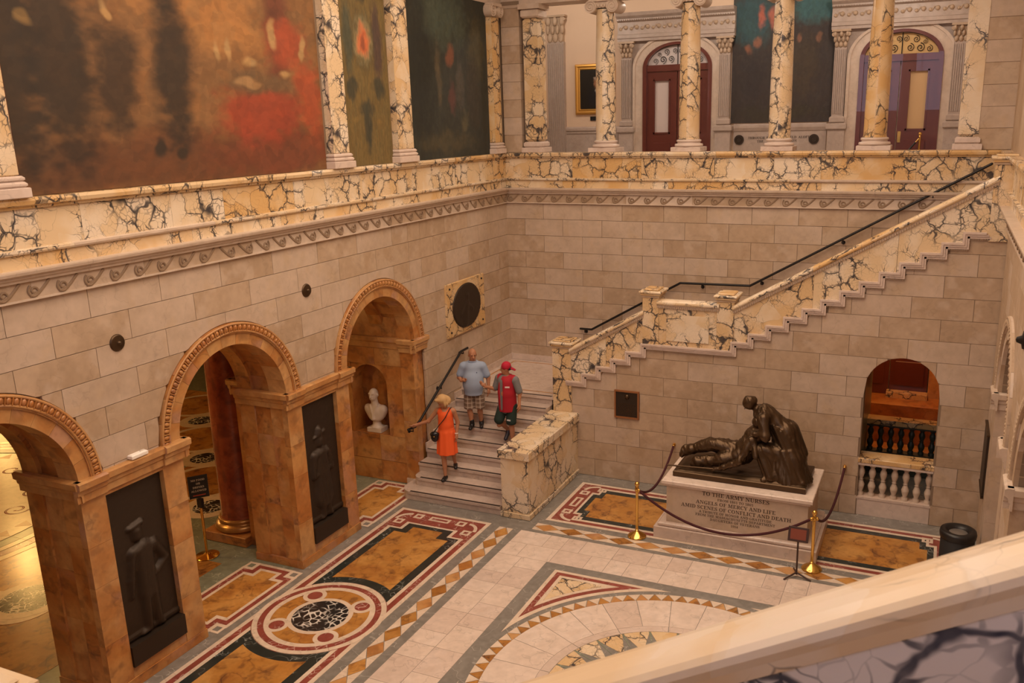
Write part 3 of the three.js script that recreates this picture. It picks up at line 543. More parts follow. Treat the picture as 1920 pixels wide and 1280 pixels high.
{ // pale circular floor seen through the nearest arch
  const cx = -17.3, cz = -9.0; const R = (r0, r1, mat, y, n = 12, nm = 'pale_ring_segment') => { for (let i = 0; i < n; i++) mesh(nm, slab(ringPts(cx, cz, r0, r1, i / n * Math.PI * 2 + 0.001, (i + 1) / n * Math.PI * 2 - 0.001, 8), y, 0.008), mat, floor); };
  R(0.4, 2.9, m.inlay, 0.004, 12, 'pale_sector'); R(2.95, 3.15, m.green, 0.004); R(3.16, 3.3, m.inlay, 0.004); R(3.32, 3.5, m.red, 0.004); R(3.52, 3.66, m.inlay, 0.004);
  for (let i = 0; i < 40; i++) { const a = i / 40 * Math.PI * 2, P = (r, t) => [cx + r * Math.cos(t), cz + r * Math.sin(t)]; mesh('dart_tile', slab([P(2.62, a - 0.05), P(2.88, a), P(2.62, a + 0.05)], 0.006, 0.006), m.sienaA, floor); }
  for (let i = 0; i < 16; i++) { const a = i / 16 * Math.PI * 2, pts = []; for (let k = 0; k <= 20; k++) { const t = k / 20 * Math.PI * 2.6, r = 0.24 * (1 - k / 26); pts.push([cx + 2.1 * Math.cos(a) + r * Math.cos(t + a), 0.003, cz + 2.1 * Math.sin(a) + r * Math.sin(t + a)]); } const g = tube(pts, 0.022, 30, 5); g.scale(1, 0.16, 1); g.translate(0, 0.003, 0); mesh('inlaid_scroll', g, m.rouge, floor); }
  mesh('veined_disc', slab(arcPts(-12.13, -7.68, 0.42, 0, Math.PI * 2, 30), 0.005, 0.008), m.bw, floor); mesh('white_ring', slab(arcPts(-12.13, -7.68, 0.58, 0, Math.PI * 2, 30), 0.0045, 0.008, [arcPts(-12.13, -7.68, 0.42, 0, Math.PI * 2, 30)]), m.inlay, floor);
  mesh('ochre_slab', slab(rectPts(-13.0, -10.2, -9.6, -3.5), -0.0005, 0.01), m.yellow2, floor);
}
// ---------- arcade piers and arches ----------
const relief = (fig, w, h, nx, ny) => {          // bronze panel in low relief: height field over (u across, v up), metres
  const g = new THREE.PlaneGeometry(w, h, nx, ny), p = g.attributes.position;
  for (let i = 0; i < p.count; i++) p.setZ(i, fig(p.getX(i), p.getY(i) + h / 2));
  g.computeVertexNormals(); return g;
};
const seg2 = (x, y, ax, ay, bx, by, ra, rb) => { const dx = bx - ax, dy = by - ay, t = clamp(((x - ax) * dx + (y - ay) * dy) / (dx * dx + dy * dy), 0, 1); return Math.hypot(x - ax - dx * t, y - ay - dy * t) - lerp(ra, rb, t); };
const raise = (ds, hgt) => { let d = 1; for (const q of ds) { const h = clamp(0.5 + 0.5 * (d - q) / 0.03, 0, 1); d = lerp(d, q, h) - 0.03 * h * (1 - h); } return d < 0 ? hgt * Math.sqrt(clamp(-d / 0.07, 0, 1)) : 0; };
const soldier = (x, y) => {                      // a standing figure in a cap, hand on hip
  const d = [seg2(x, y, -0.06, 0.36, -0.05, 0.85, 0.06, 0.085), seg2(x, y, 0.10, 0.36, 0.06, 0.85, 0.06, 0.085), seg2(x, y, 0, 0.85, 0.01, 1.38, 0.14, 0.15), seg2(x, y, -0.14, 1.42, 0.16, 1.42, 0.07, 0.07), seg2(x, y, 0.18, 1.42, 0.32, 1.16, 0.062, 0.055), seg2(x, y, 0.32, 1.16, 0.15, 1.02, 0.055, 0.045), seg2(x, y, -0.16, 1.40, -0.22, 1.08, 0.06, 0.05), seg2(x, y, -0.22, 1.08, -0.24, 0.86, 0.05, 0.04),
    seg2(x, y, -0.05, 1.62, -0.05, 1.68, 0.085, 0.085), seg2(x, y, -0.15, 1.74, 0.04, 1.77, 0.035, 0.045), seg2(x, y, -0.06, 0.33, -0.17, 0.31, 0.05, 0.035), seg2(x, y, 0.10, 0.33, 0.16, 0.31, 0.05, 0.035)];
  let h = raise(d, 0.075);
  if (Math.abs(x) < 0.012 && y > 0.9 && y < 1.4) h += 0.006; if (Math.abs(x - 0.16) < 0.012 && y > 0.45 && y < 1.0) h = Math.max(h, 0.03);
  if (y < 0.36 && y > 0.30) h = Math.max(h, 0.02); return h + 0.004 * vnoise(x * 30 + 50, y * 30 + 50, 512, 3);
};
const cloaked = (x, y) => {                      // a standing figure in a long coat and brimmed hat
  const d = [seg2(x, y, -0.07, 0.36, -0.06, 0.7, 0.055, 0.08), seg2(x, y, 0.06, 0.36, 0.06, 0.7, 0.055, 0.08), seg2(x, y, -0.02, 0.66, -0.02, 1.35, 0.21, 0.15), seg2(x, y, -0.17, 1.40, 0.13, 1.40, 0.075, 0.07), seg2(x, y, -0.19, 1.38, -0.23, 1.08, 0.068, 0.055), seg2(x, y, -0.22, 1.06, 0.04, 1.16, 0.052, 0.045), seg2(x, y, 0.16, 1.36, 0.22, 1.10, 0.065, 0.055), seg2(x, y, 0.22, 1.10, 0.03, 1.14, 0.05, 0.042),
    seg2(x, y, -0.02, 1.58, -0.02, 1.64, 0.08, 0.08), seg2(x, y, -0.15, 1.69, 0.12, 1.75, 0.022, 0.022), seg2(x, y, -0.03, 1.74, -0.02, 1.80, 0.075, 0.06), seg2(x, y, -0.07, 0.33, -0.12, 0.31, 0.05, 0.04), seg2(x, y, 0.06, 0.33, 0.13, 0.31, 0.05, 0.04)];
  let h = raise(d, 0.075); if (h > 0 && y > 0.6 && y < 1.3) h += 0.006 * Math.sin(x * 70 + y * 6);
  if (y < 0.36 && y > 0.30) h = Math.max(h, 0.02); return h + 0.004 * vnoise(x * 30 + 80, y * 30 + 50, 512, 9);
};
const capProf = [[0, 2.66], [0.025, 2.66], [0.025, 2.74], [0.045, 2.76], [0.05, 2.80], [0.085, 2.83], [0.09, 2.90], [0.06, 2.915], [0, 2.915]];
function pier(z0, z1, fig, label, figLabel) {      // z0 > z1
  const t = thing('marble_pier', label, 'pier'), zm = (z0 + z1) / 2, w = z0 - z1, st = 0.33;
  mesh('pier_core', box(BACK + 0.02, XL - 0.105, 0, 2.9, z1 + 0.035, z0 - 0.035), m.sienaB, t);
  for (const s of [1, -1]) {                       // front stiles and side pilasters, stone by stone
    const a = s > 0 ? z0 : z1 + st, b = s > 0 ? z0 - st : z1; let y = 0.13;
    for (const h of [0.62, 0.78, 0.52, 0.62]) { const y1 = Math.min(2.665, y + h); mesh('stile_stone', box(XL - 0.1, XL, y + 0.0015, y1 - 0.0015, b + (s < 0 ? 0 : 0.001), a), pick(sienas), t); y = y1; }
    const e = s > 0 ? z0 : z1, i = e - s * 0.06;
    for (const [xa, xb, d] of [[XL - 0.1, XL - 0.32, 0], [XL - 0.32, BACK + 0.28, 0.028], [BACK + 0.28, BACK, 0]]) { let yy = 0.13; for (const h of [0.9, 0.66, 0.5, 0.6]) { const y1 = Math.min(2.665, yy + h); mesh('jamb_stone', box(xb, xa, yy + 0.001, y1 - 0.001, e - s * d, i), pick([m.sienaB, m.sienaA, m.sienaB]), t); yy = y1; } }
    mesh('jamb_plinth', box(BACK - 0.012, XL + 0.012, 0, 0.128, e + s * 0.012, i), m.sienaB, t);
    mesh('impost', runX(capProf, e - s * 0.001, s, BACK - 0.07, XL + 0.07), m.sienaA, t);
  }
  mesh('front_plinth', box(XL - 0.1, XL + 0.014, 0, 0.1285, z1 - 0.0145, z0 + 0.0145), m.sienaB, t);
  mesh('bottom_rail', box(XL - 0.1, XL - 0.006, 0.13, 0.27, z1 + st + 0.002, z0 - st - 0.002), m.sienaA, t);
  mesh('top_rail', box(XL - 0.1, XL - 0.006, 2.60, 2.665, z1 + st, z0 - st), m.sienaA, t);
  mesh('impost', runZ(capProf, XL - 0.001, 1, z1 + st, z0 - st), m.sienaA, t);
  for (const s of [1, -1]) mesh('impost', runZ(capProf.map(([d, y]) => [d ? d + 0.03 : 0, y]), XL - 0.001, 1, s > 0 ? z0 - st : z1 - 0.07, s > 0 ? z0 + 0.07 : z1 + st), m.sienaA, t);
  const r = thing('bronze_relief', figLabel, 'relief'), g = relief(fig, w - 2 * st - 0.01, 2.31, 44, 130);
  g.rotateY(Math.PI / 2); g.translate(XL - 0.075, 0.28 + 1.155, zm); mesh('relief_figure', g, m.bronzeDark, r);
  mesh('plinth_ledge', box(XL - 0.08, XL + 0.03, 0.275, 0.55, z1 + st + 0.004, z0 - st - 0.004), m.bronzeDark, r);
}
pier(-6.38, -7.90, soldier, 'ochre marble pier holding the relief of a man in a cap', 'dark bronze relief of a standing man in a cap, hand on hip');
pier(-9.94, -11.46, cloaked, 'ochre marble pier holding the relief of a man in a brimmed hat', 'dark bronze relief of a standing man in a coat and brimmed hat');
{ // jamb beside the stair, and the near jamb of the nearest arch
  const t = thing('marble_pier', 'narrow ochre marble jamb between the far arch and the stair', 'pier');
  for (const [y0, y1] of [[0.13, 0.7], [0.7, 1.3], [1.3, 1.95], [1.95, 2.665]]) { mesh('jamb_stone', box(XL - 0.29, XL, y0 + 0.001, y1 - 0.001, -13.60, -13.44), pick(sienas), t); }
  mesh('plinth', box(XL - 0.30, XL + 0.014, 0, 0.128, -13.60, -13.42), m.trim, t);
  mesh('impost', runX(capProf, -13.44, 1, XL - 0.3, XL + 0.08), m.sienaA, t); mesh('impost', runZ(capProf, XL - 0.001, 1, -13.92, -13.36), m.sienaA, t);
}
function arch(c, label, dir = 1, X = XL, mats = sienas) {
  const t = thing('arch_surround', label, 'arch'), n = 13;
  const sec = (r0, r1, a0, a1, x0, x1) => wallX(ringPts(c, SP, r0, r1, a0, a1, 4), Math.min(x0, x1), Math.abs(x1 - x0));
  for (let i = 0; i < n; i++) {
    const a0 = i / n * Math.PI + 0.0015, a1 = (i + 1) / n * Math.PI - 0.0015;
    mesh('voussoir', sec(RI, RI + 0.155, a0, a1, X - dir * 0.32, X + dir * 0.012), pick(mats), t);
    mesh('voussoir', sec(RI + 0.155, RO - 0.0, a0, a1, X - dir * 0.06, X + dir * 0.03), pick(mats), t);
    if (dir > 0) { mesh('soffit_stone', sec(RI + 0.05, RI + 0.11, a0, a1, X - 0.32, BACK + 0.26), m.sienaB, t); mesh('soffit_stone', sec(RI, RI + 0.11, a0, a1, BACK + 0.26, BACK - 0.02), m.sienaB, t); }
  }
  const eggs = []; const ne = 46;
  for (let i = 0; i < ne; i++) { const a = (i + 0.5) / ne * Math.PI, g = new THREE.SphereGeometry(0.5, 7, 5); g.scale(0.05, 0.085, 0.062); g.rotateX(-(a - Math.PI / 2)); g.translate(X + dir * 0.035, SP + (RO - 0.075) * Math.sin(a), c + (RO - 0.075) * Math.cos(a)); eggs.push(g); const b = i / ne * Math.PI, d = new THREE.BoxGeometry(0.035, 0.085, 0.012); d.rotateX(-(b - Math.PI / 2)); d.translate(X + dir * 0.035, SP + (RO - 0.075) * Math.sin(b), c + (RO - 0.075) * Math.cos(b)); eggs.push(d); }
  const e = mesh('egg_moulding', eggs, mats === sienas ? m.sienaB : m.stoneB, t); e.userData.kind = 'stuff';
  for (const r of [RO - 0.125, RO - 0.022]) { const g = new THREE.TorusGeometry(r, 0.018, 6, 48, Math.PI); g.rotateY(-dir * Math.PI / 2); g.translate(X + dir * 0.032, SP, c); mesh('bead_moulding', g, mats[0], t); }
}
arch(arches[0], 'ochre marble arch over the pale circular floor'); arch(arches[1], 'ochre marble arch framing the red marble column'); arch(arches[2], 'ochre marble arch over the bust in its wall niche');
arch(-12.48, 'pale stone arch next to the stair wall, opposite the bust', -1, XR, [m.stoneB, m.trim]); arch(ZC, 'pale stone arch opposite the middle of the arcade', -1, XR, [m.stoneB, m.trim]);
for (const [z, s, lb] of [[-13.495, 1, 'pale stone jamb and impost next to the tall bronze tablet'], [-11.465, -1, 'pale stone jamb and impost on the other side of the arch by the tablet'], [-9.935, 1, 'pale stone jamb and impost below the edge-on wall rosette'], [-7.905, -1, 'pale stone jamb and impost past the edge-on wall rosette']]) { const t = thing('stone_impost', lb, 'impost'); mesh('impost', runX(capProf, z, s, XR - 0.09, XR + 0.2), m.trim, t); mesh('impost_front', runZ(capProf, XR, -1, z - (s > 0 ? 0.36 : 0.09), z + (s > 0 ? 0.09 : 0.36)), m.trim, t); for (const [a, b] of [[0, 0.9], [0.9, 1.8], [1.8, 2.66]]) mesh('jamb_stone', box(XR - 0.012, XR + 0.21, a + 0.001, b - 0.001, z - (s > 0 ? 0.36 : 0), z + (s > 0 ? 0 : 0.36)), pick(stones), t); }
{ const t = thing('bronze_tablet', 'tall dark bronze tablet seen edge on beside the arched opening', 'tablet'); mesh('plate', cbox(XR - 0.035, XR, 1.0, 2.0, -14.95, -14.2, 0.008), m.bronzeDark, t); mesh('rim', [box(XR - 0.045, XR, 0.98, 1.0, -14.97, -14.18), box(XR - 0.045, XR, 2.0, 2.02, -14.97, -14.18)], m.bronze, t); }
// wall rosettes
for (const [z, lb] of [[-7.18, 'round dark bronze rosette on the wall nearer the nearest arch'], [-10.63, 'round dark bronze rosette on the wall between the middle and far arches']]) {
  const t = thing('wall_rosette', lb, 'rosette'), rot = (g) => { g.rotateZ(-Math.PI / 2); g.translate(XL, 4.36, z); return g; };
  mesh('disc', rot(lathe([[0, 0.03], [0.03, 0.035], [0.05, 0.02], [0.085, 0.028], [0.1, 0.012], [0.105, 0]], 20)), m.bronze, t); mesh('boss', rot(lathe([[0, 0.06], [0.02, 0.055], [0.028, 0.03]], 12)), m.bronze, t);
}
{ const t = thing('wall_rosette', 'round dark bronze rosette high on the wall seen edge on', 'rosette'); const g = lathe([[0, 0.09], [0.03, 0.08], [0.05, 0.03], [0.1, 0.02], [0.105, 0]], 16); g.rotateZ(Math.PI / 2); g.translate(XR, 4.36, -10.63); mesh('disc', g, m.iron, t); }
{ // oval relief plaque in a pale square slab
  const t = thing('oval_plaque', 'dark bronze oval relief set in a square yellow marble slab', 'plaque'), zc = -15.46, yc = 3.18;
  mesh('slab', cbox(XL, XL + 0.05, 2.63, 3.72, zc - 0.77, zc + 0.77, 0.012), m.breC, t);
  const g = relief((x, y) => { const e = Math.hypot(x / 0.58, (y - 0.46) / 0.46); return e > 0.985 ? 0 : 0.018 + raise([seg2(x, y, -0.1, 0.12, -0.02, 0.5, 0.10, 0.09), seg2(x, y, 0.0, 0.62, 0.0, 0.66, 0.06, 0.06), seg2(x, y, 0, 0.5, 0.2, 0.35, 0.05, 0.04), seg2(x, y, -0.05, 0.5, -0.25, 0.3, 0.05, 0.04)], 0.03); }, 1.16, 0.92, 50, 40);
  const p = g.attributes.position; for (let i = 0; i < p.count; i++) { const X = p.getX(i), Y = p.getY(i), e = Math.hypot(X / 0.58, Y / 0.46); if (e > 1) { p.setX(i, X / e); p.setY(i, Y / e); p.setZ(i, -0.01); } }
  g.computeVertexNormals(); g.rotateY(Math.PI / 2); g.translate(XL + 0.055, yc, zc); mesh('oval_relief', g, m.bronzeDark, t);
  for (const a of [-1, 1]) for (const b of [-1, 1]) mesh('bolt', ball(XL + 0.055, yc + a * 0.44, zc + b * 0.66, 0.022, 1, 10), m.iron, t);
}
{ const t = thing('ledge_box', 'small white box lying on the pier ledge', 'box'); mesh('case', cbox(XL + 0.0, XL + 0.085, 2.917, 2.975, -7.32, -7.08, 0.012), M({ color: 0xf2ece4, roughness: 0.5 }), t); mesh('clip', box(XL + 0.03, XL + 0.05, 2.974, 2.985, -7.3, -7.24), M({ color: 0xd8d0c6, roughness: 0.5 }), t); }

// ---------- marble parapet (dado), cornice and wave frieze on the left and back walls ----------
const capP = [[0, 6.02], [0.03, 6.02], [0.035, 6.045], [0.075, 6.06], [0.085, 6.10], [0.075, 6.135], [-0.25, 6.135], [-0.25, 6.02]];
const bandP = [[0, 5.545], [0.035, 5.555], [0.05, 5.575], [0.05, 5.60], [0.0, 5.61]];
const cornP = [[0, 5.27], [0.05, 5.27], [0.055, 5.30], [0.085, 5.315], [0.085, 5.335], [0.13, 5.355], [0.14, 5.385], [0.14, 5.40], [0, 5.40]];
const bres = [m.breA, m.breB, m.breC, m.breA, m.breB];
function scrollGeo(flip) {                       // one running scroll of the frieze, in (u, v), about 0.33 wide
  const gs = [], sp = [];
  for (let i = 0; i <= 34; i++) { const t = i / 34, a = -0.4 + t * Math.PI * 3.1, r = 0.072 * (1 - t * 0.86); sp.push([0.07 + r * Math.cos(-a + 0.6), -0.02 + r * Math.sin(-a + 0.6), 0]); }
  gs.push(tube(sp, 0.014, 40, 6));
  for (let k = 0; k < 4; k++) gs.push(tube([[0.12 - 0.008 * k, -0.075 + 0.006 * k, 0], [0.03 - 0.012 * k, -0.062 + 0.014 * k, 0], [-0.05 - 0.012 * k, 0.0 + 0.016 * k, 0], [-0.13 + 0.006 * k, 0.075, 0]], 0.011, 12, 6));
  const g = mergeGeometries(gs.map((q) => q.toNonIndexed())); if (flip) g.scale(-1, 1, 1); if (flip) { const p = g.attributes.position; const ix = []; for (let i = 0; i < p.count; i += 3) ix.push(i, i + 2, i + 1); g.setIndex(ix); return g.toNonIndexed(); } return g;
}
const scrollA = uvBox(scrollGeo(false)), scrollB = uvBox(scrollGeo(true));
function parapet(label, along, a0, a1, face, dir, flipAt) {
  const t = thing('marble_parapet', label, 'parapet'), run = along === 'z' ? runZ : runX;
  const wall = (y0, y1, p0, p1, d0, d1) => along === 'z' ? box(face + dir * d0, face + dir * d1, y0, y1, p0, p1) : box(p0, p1, y0, y1, face + dir * d0, face + dir * d1);
  mesh('backing', wall(5.08, 6.03, a0, a1, -0.3, -0.012), m.mortar, t);
  const cut = (min, max, f) => { let a = a0; while (a < a1 - 0.01) { let e = a + rr(min, max); if (a1 - e < min * 0.6) e = a1; f(a + 0.0015, e - 0.0015); a = e; } };
  cut(0.8, 1.7, (p, q) => mesh('marble_slab', wall(5.61, 6.02, p, q, -0.02, 0), pick(bres), t));
  cut(1.6, 2.8, (p, q) => mesh('cap_moulding', run(capP, face, dir, p, q), pick([m.breC, m.breB, m.breA]), t));
  cut(1.6, 2.8, (p, q) => mesh('band_moulding', run(bandP, face, dir, p, q), pick([m.breB, m.trim]), t));
  cut(0.8, 1.9, (p, q) => mesh('marble_slab', wall(5.40, 5.545, p, q, -0.02, 0.004), pick(bres), t));
  cut(2.2, 3.4, (p, q) => mesh('cornice', run(cornP, face, dir, p, q), m.trim, t));
  cut(1.2, 2.0, (p, q) => mesh('frieze_slab', wall(5.08, 5.27, p, q, -0.02, 0.012), pick([m.stoneA, m.trim, m.stoneC]), t));
  mesh('frieze_fillet', wall(5.065, 5.085, a0, a1, -0.02, 0.03), m.trim, t);
  const n = Math.round((a1 - a0) / 0.345);
  for (let i = 0; i < n; i++) {
    const c = a0 + (i + 0.5) * (a1 - a0) / n, o = new THREE.Mesh(c > flipAt === (along === 'z') ? scrollB : scrollA, m.frieze); o.name = 'wave_scroll'; o.castShadow = o.receiveShadow = true;
    if (along === 'z') { o.rotation.y = dir * Math.PI / 2; o.position.set(face + dir * 0.014, 5.178, c); } else o.position.set(c, 5.178, face + dir * 0.014);
    t.add(o);
  }
}
parapet('marble parapet with a wave frieze below the large murals', 'z', -17.5, -2.0, XL + 0.02, 1, ZC);
parapet('marble parapet with a wave frieze under the colonnade', 'x', XL + 0.02, XR, ZB + 0.02, 1, 99);
parapet('marble parapet above the edge-on wall at the stair top', 'z', -17.5, -8, XR - 0.02, -1, ZC);
// ---------- stairs ----------
const R1 = LAND / 9, T1 = 2.36 / 8;
{
  const t = thing('stair_flight', 'broad pale marble steps between the arcade wall and a low marble parapet', 'stairs');
  const tread = (k, x0, pts) => { const y = k * R1; mesh('step', slab(pts, y, k === 9 ? 0.06 : 0.045), m.step, t); };
  for (let k = 1; k <= 8; k++) {
    const z = -12.8 - (k - 1) * T1, zb = z - T1 - 0.03, y = k * R1, xl = k === 1 ? -8.93 : k === 2 ? -8.80 : XL + 0.003;
    let pts = rectPts(xl, -6.8, zb, z);
    if (k < 3) { const r = k === 1 ? 0.28 : 0.17; pts = [[-6.8, z], [-6.8, zb - (k === 1 ? 0.25 : 0)], [xl - (k === 1 ? 0.0 : 0), zb - (k === 1 ? 0.25 : 0)], ...arcPts(xl + r, z - r, r, Math.PI, Math.PI / 2, 10).map(([a, b]) => [a, b])]; }
    mesh('tread', slab(pts, y, 0.05), m.step, t);
    const q = k < 3 ? pts.map(([a, b]) => [Math.max(a, xl + 0.03), Math.min(b, z - 0.025)]) : rectPts(xl, -6.8, zb, z - 0.025);
    mesh('riser', slab(q, y - 0.05, R1 - 0.05 + (k === 1 ? 0 : 0.02)), m.step, t);
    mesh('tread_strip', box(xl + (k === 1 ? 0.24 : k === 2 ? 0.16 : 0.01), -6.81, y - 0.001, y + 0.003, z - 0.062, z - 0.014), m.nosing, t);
  }
  mesh('stair_core', box(XL + 0.03, -6.8, 0, LAND - 0.3, -17.4, -15.2), m.mortar, t);
  mesh('landing', box(XL + 0.003, -5.95, LAND - 0.06, LAND, -17.49, -15.16), m.white2, t);
  mesh('riser', box(XL + 0.003, -6.8, LAND - R1, LAND - 0.06, -15.5, -15.185), m.step, t);
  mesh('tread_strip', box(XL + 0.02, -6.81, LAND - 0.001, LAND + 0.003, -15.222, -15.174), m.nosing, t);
  for (const [x0, x1, z0, z1] of [[-8.7, -6.75, -17.38, -17.34], [-8.7, -8.66, -17.34, -15.4], [-8.7, -6.75, -15.42, -15.38]]) mesh('ochre_inlay_line', box(x0, x1, LAND - 0.01, LAND + 0.0015, z0, z1), m.sienaA, t);
  mesh('skirting', box(XL, -6.6, LAND, LAND + 0.14, ZB, ZB + 0.022), m.white2, t); mesh('skirting', box(XL, XL + 0.022, LAND, LAND + 0.14, -17.5, -15.2), m.white2, t);
  for (let k = 4; k <= 8; k++) mesh("skirting", box(XL, XL + 0.02, k * R1, k * R1 + 0.13, -12.8 - k * T1, -12.8 - (k - 1) * T1), m.white2, t);
}
{ // low parapet beside the lower flight
  const t = thing('stair_parapet', 'low veined marble parapet beside the lower flight', 'parapet');
  mesh('body', cbox(-6.76, -6.23, 0.1, 1.1, -15.1, -12.82, 0.006), m.breB, t); mesh('plinth', cbox(-6.785, -6.205, 0, 0.1, -15.1, -12.79, 0.008), m.breB, t); mesh('cap_slab', cbox(-6.8, -6.19, 1.1, 1.275, -15.1, -12.78, 0.02), m.breB, t);
}
function sweep(sec, A, B) {                      // section points (dz, dy) carried straight from A to B
  const n = sec.length, pos = [], idx = []; for (const P of [A, B]) for (const [dz, dy] of sec) pos.push(P[0], P[1] + dy, P[2] + dz);
  for (let i = 0; i < n; i++) { const j = (i + 1) % n; idx.push(i, j, n + j, i, n + j, n + i); }
  for (let i = 1; i < n - 1; i++) { idx.push(0, i + 1, i, n, n + i, n + i + 1); }
  let g = new THREE.BufferGeometry(); g.setAttribute('position', new THREE.Float32BufferAttribute(pos, 3)); g.setIndex(idx); g = g.toNonIndexed(); g.computeVertexNormals(); return g;
}
const capLo = (x) => 2.597 + 0.5665 * (x + 6.295), capHi = (x) => 3.924 + 0.5685 * (x + 2.642);
function upperFlight(s) {
  const f = (z) => s > 0 ? z : mz(z), t = thing('stair_balustrade', s > 0 ? 'veined marble balustrade climbing along the coursed wall' : 'veined marble stair rail in the foreground, close to the viewer', 'balustrade');
  const MB = s > 0 ? [m.breA, m.breB, m.breB] : [m.breW, m.breW, m.breW], MC = s > 0 ? [m.breB, m.breC] : [m.breD, m.breD];
  const dyc = s > 0 ? 0 : -0.03, zf = f(ZS), q = (a, b) => [Math.min(f(a), f(b)), Math.max(f(a), f(b))];
  const slabP = (pts, mat) => { const [z0, z1] = q(ZS - 0.17, ZS); mesh('marble_panel', wallZ(pts, z0, z1 - z0), mat, t); };
  const under = (x0, x1) => { const p = []; for (let x = x0; x <= x1 + 1e-6; x += 0.01) p.push([Math.min(x, x1), stringY(Math.min(x, x1)) + 0.06]); return p; };
  const cutTo = (x0, x1, top, mat, lean = 0) => slabP([...under(x0, x1), [x1 + lean, top(x1 + lean)], [x0 + lean, top(x0 + lean)]], mat);
  cutTo(-6.34, -5.62, (x) => capLo(x) - 0.10, MB[1]); cutTo(-5.617, -4.88, (x) => capLo(x) - 0.10, MB[0]);
  cutTo(-4.6, -3.5, () => 3.50, MB[0]);
  { const [z0, z1] = q(ZS + 0.0, ZS + 0.018); mesh('raised_panel', box(-4.44, -3.66, 2.87, 3.36, z0, z1), MB[1], t); }
  cutTo(-3.23, -1.90, (x) => capHi(x) - 0.10, MB[0]); cutTo(-1.897, -0.62, (x) => capHi(x) - 0.10, MB[1]); cutTo(-0.617, 0.72, (x) => capHi(x) - 0.10, MB[2]);
  // cap: rounded marble rail over a fillet and a dentil course
  const sec = [[-0.20, -0.085], [0.03, -0.085], [0.05, -0.07], [0.06, -0.045], [0.055, -0.018], [0.035, 0.0], [-0.01, 0.012], [-0.07, 0.016], [-0.13, 0.012], [-0.185, 0.0], [-0.21, -0.018], [-0.218, -0.045]].map(([a, b]) => [s > 0 ? a : -a, b]);
  const sec2 = [[-0.185, -0.14], [0.012, -0.14], [0.03, -0.085], [-0.20, -0.085]].map(([a, b]) => [s > 0 ? a : -a, b]);
  if (s < 0) { sec.reverse(); sec2.reverse(); }
  const runs = [[-6.36, capLo(-6.36), -4.87, capLo(-4.87)], [-4.62, 3.605, -3.48, 3.605], [-3.24, capHi(-3.24), 0.74, capHi(0.74)]];
  runs.forEach(([x0, y0, x1, y1], i) => {
    const parts = i === 2 ? 3 : 1; for (let k = 0; k < parts; k++) { const a = k / parts, b = (k + 1) / parts; mesh('cap_rail', sweep(sec, [lerp(x0, x1, a), lerp(y0, y1, a) + dyc, zf], [lerp(x0, x1, b), lerp(y0, y1, b) + dyc, zf]), MC[k % 2], t); }
    mesh('cap_fillet', sweep(sec2, [x0, y0 + dyc, zf], [x1, y1 + dyc, zf]), s > 0 ? m.trim : MC[0], t);
    if (s > 0) { const n = Math.round((x1 - x0) / 0.036), gs = []; for (let k = 0; k < n; k++) { const x = lerp(x0, x1, (k + 0.5) / n), y = lerp(y0, y1, (k + 0.5) / n); gs.push(box(x - 0.010, x + 0.010, y - 0.135, y - 0.10, zf + 0.012, zf + 0.036)); } const o = mesh('dentil_course', gs, m.stoneB, t); o.userData.kind = 'stuff'; }
  });
  // stepped string moulding
  const gs = [], dn = []; const lay = (x0, x1, y0, y1, d) => { const [z0, z1] = q(ZS - 0.02, ZS + d); gs.push(box(x0, x1, y0, y1, z0, z1)); };
  const seq = []; for (let i = 0; i < 5; i++) seq.push([i ? -6.016 + (i - 1) * nT : -6.34, -6.016 + i * nT, 1.821 + 0.172 * i]); seq.push([-4.825, -3.158, 2.68]); for (let i = 1; i <= 13; i++) seq.push([-3.158 + (i - 1) * 0.297, -3.158 + i * 0.297, 2.68 + 0.17 * i]);
  seq.forEach(([x0, x1, y], i) => { lay(x0 - 0.1, x1, y, y + 0.034, 0.03); lay(x0 - 0.1, x1 - 0.034, y + 0.034, y + 0.068, 0.045); lay(x0 - 0.1, x1 - 0.068, y + 0.068, y + 0.10, 0.06); const nx = seq[i + 1]; if (nx) { lay(x1 - 0.034, x1, y + 0.034, nx[2] + 0.034, 0.03); lay(x1 - 0.068, x1 - 0.034, y + 0.068, nx[2] + 0.034, 0.045); lay(x1 - 0.10, x1 - 0.068, y + 0.1, nx[2] + 0.068, 0.06); } if (s > 0) for (let x = x0 + 0.01; x < x1 - 0.01; x += 0.028) { dn.push(box(x, x + 0.014, y - 0.022, y, ZS - 0.01, ZS + 0.02)); } });
  mesh('string_moulding', gs, m.white2, t); if (s > 0) mesh('string_dentils', dn, m.stoneB, t).userData.kind = 'stuff';
  // newel posts
  const newel = (x0, x1, y0, y1, nm = 'newel_post') => {
    const [z0, z1] = q(ZS - 0.36, ZS + 0.02), e = 0.055;
    mesh(nm, cbox(x0, x1, y0, y1 - 0.15, z0, z1, 0.006), MB[0], t); mesh('newel_neck', box(x0 - 0.012, x1 + 0.012, y1 - 0.15, y1 - 0.115, z0 - 0.012, z1 + 0.012), m.stoneB, t); mesh('newel_cap', cbox(x0 - e * 0.6, x1 + e * 0.6, y1 - 0.115, y1 - 0.075, z0 - e * 0.6, z1 + e * 0.6, 0.012), MC[1], t); mesh('newel_cap', cbox(x0 - e, x1 + e, y1 - 0.077, y1 - 0.028, z0 - e, z1 + e, 0.014), MC[0], t); mesh('newel_cap', cbox(x0 + 0.01, x1 - 0.01, y1 - 0.03, y1, z0 + 0.01, z1 - 0.01, 0.014), MC[1], t);
  };
  newel(-6.72, -6.33, s > 0 ? 1.275 : 0, 2.70); newel(-4.895, -4.59, 2.76, 3.80); newel(-3.52, -3.215, 2.76, 3.80); newel(0.66, 0.98, 4.85, 6.16);
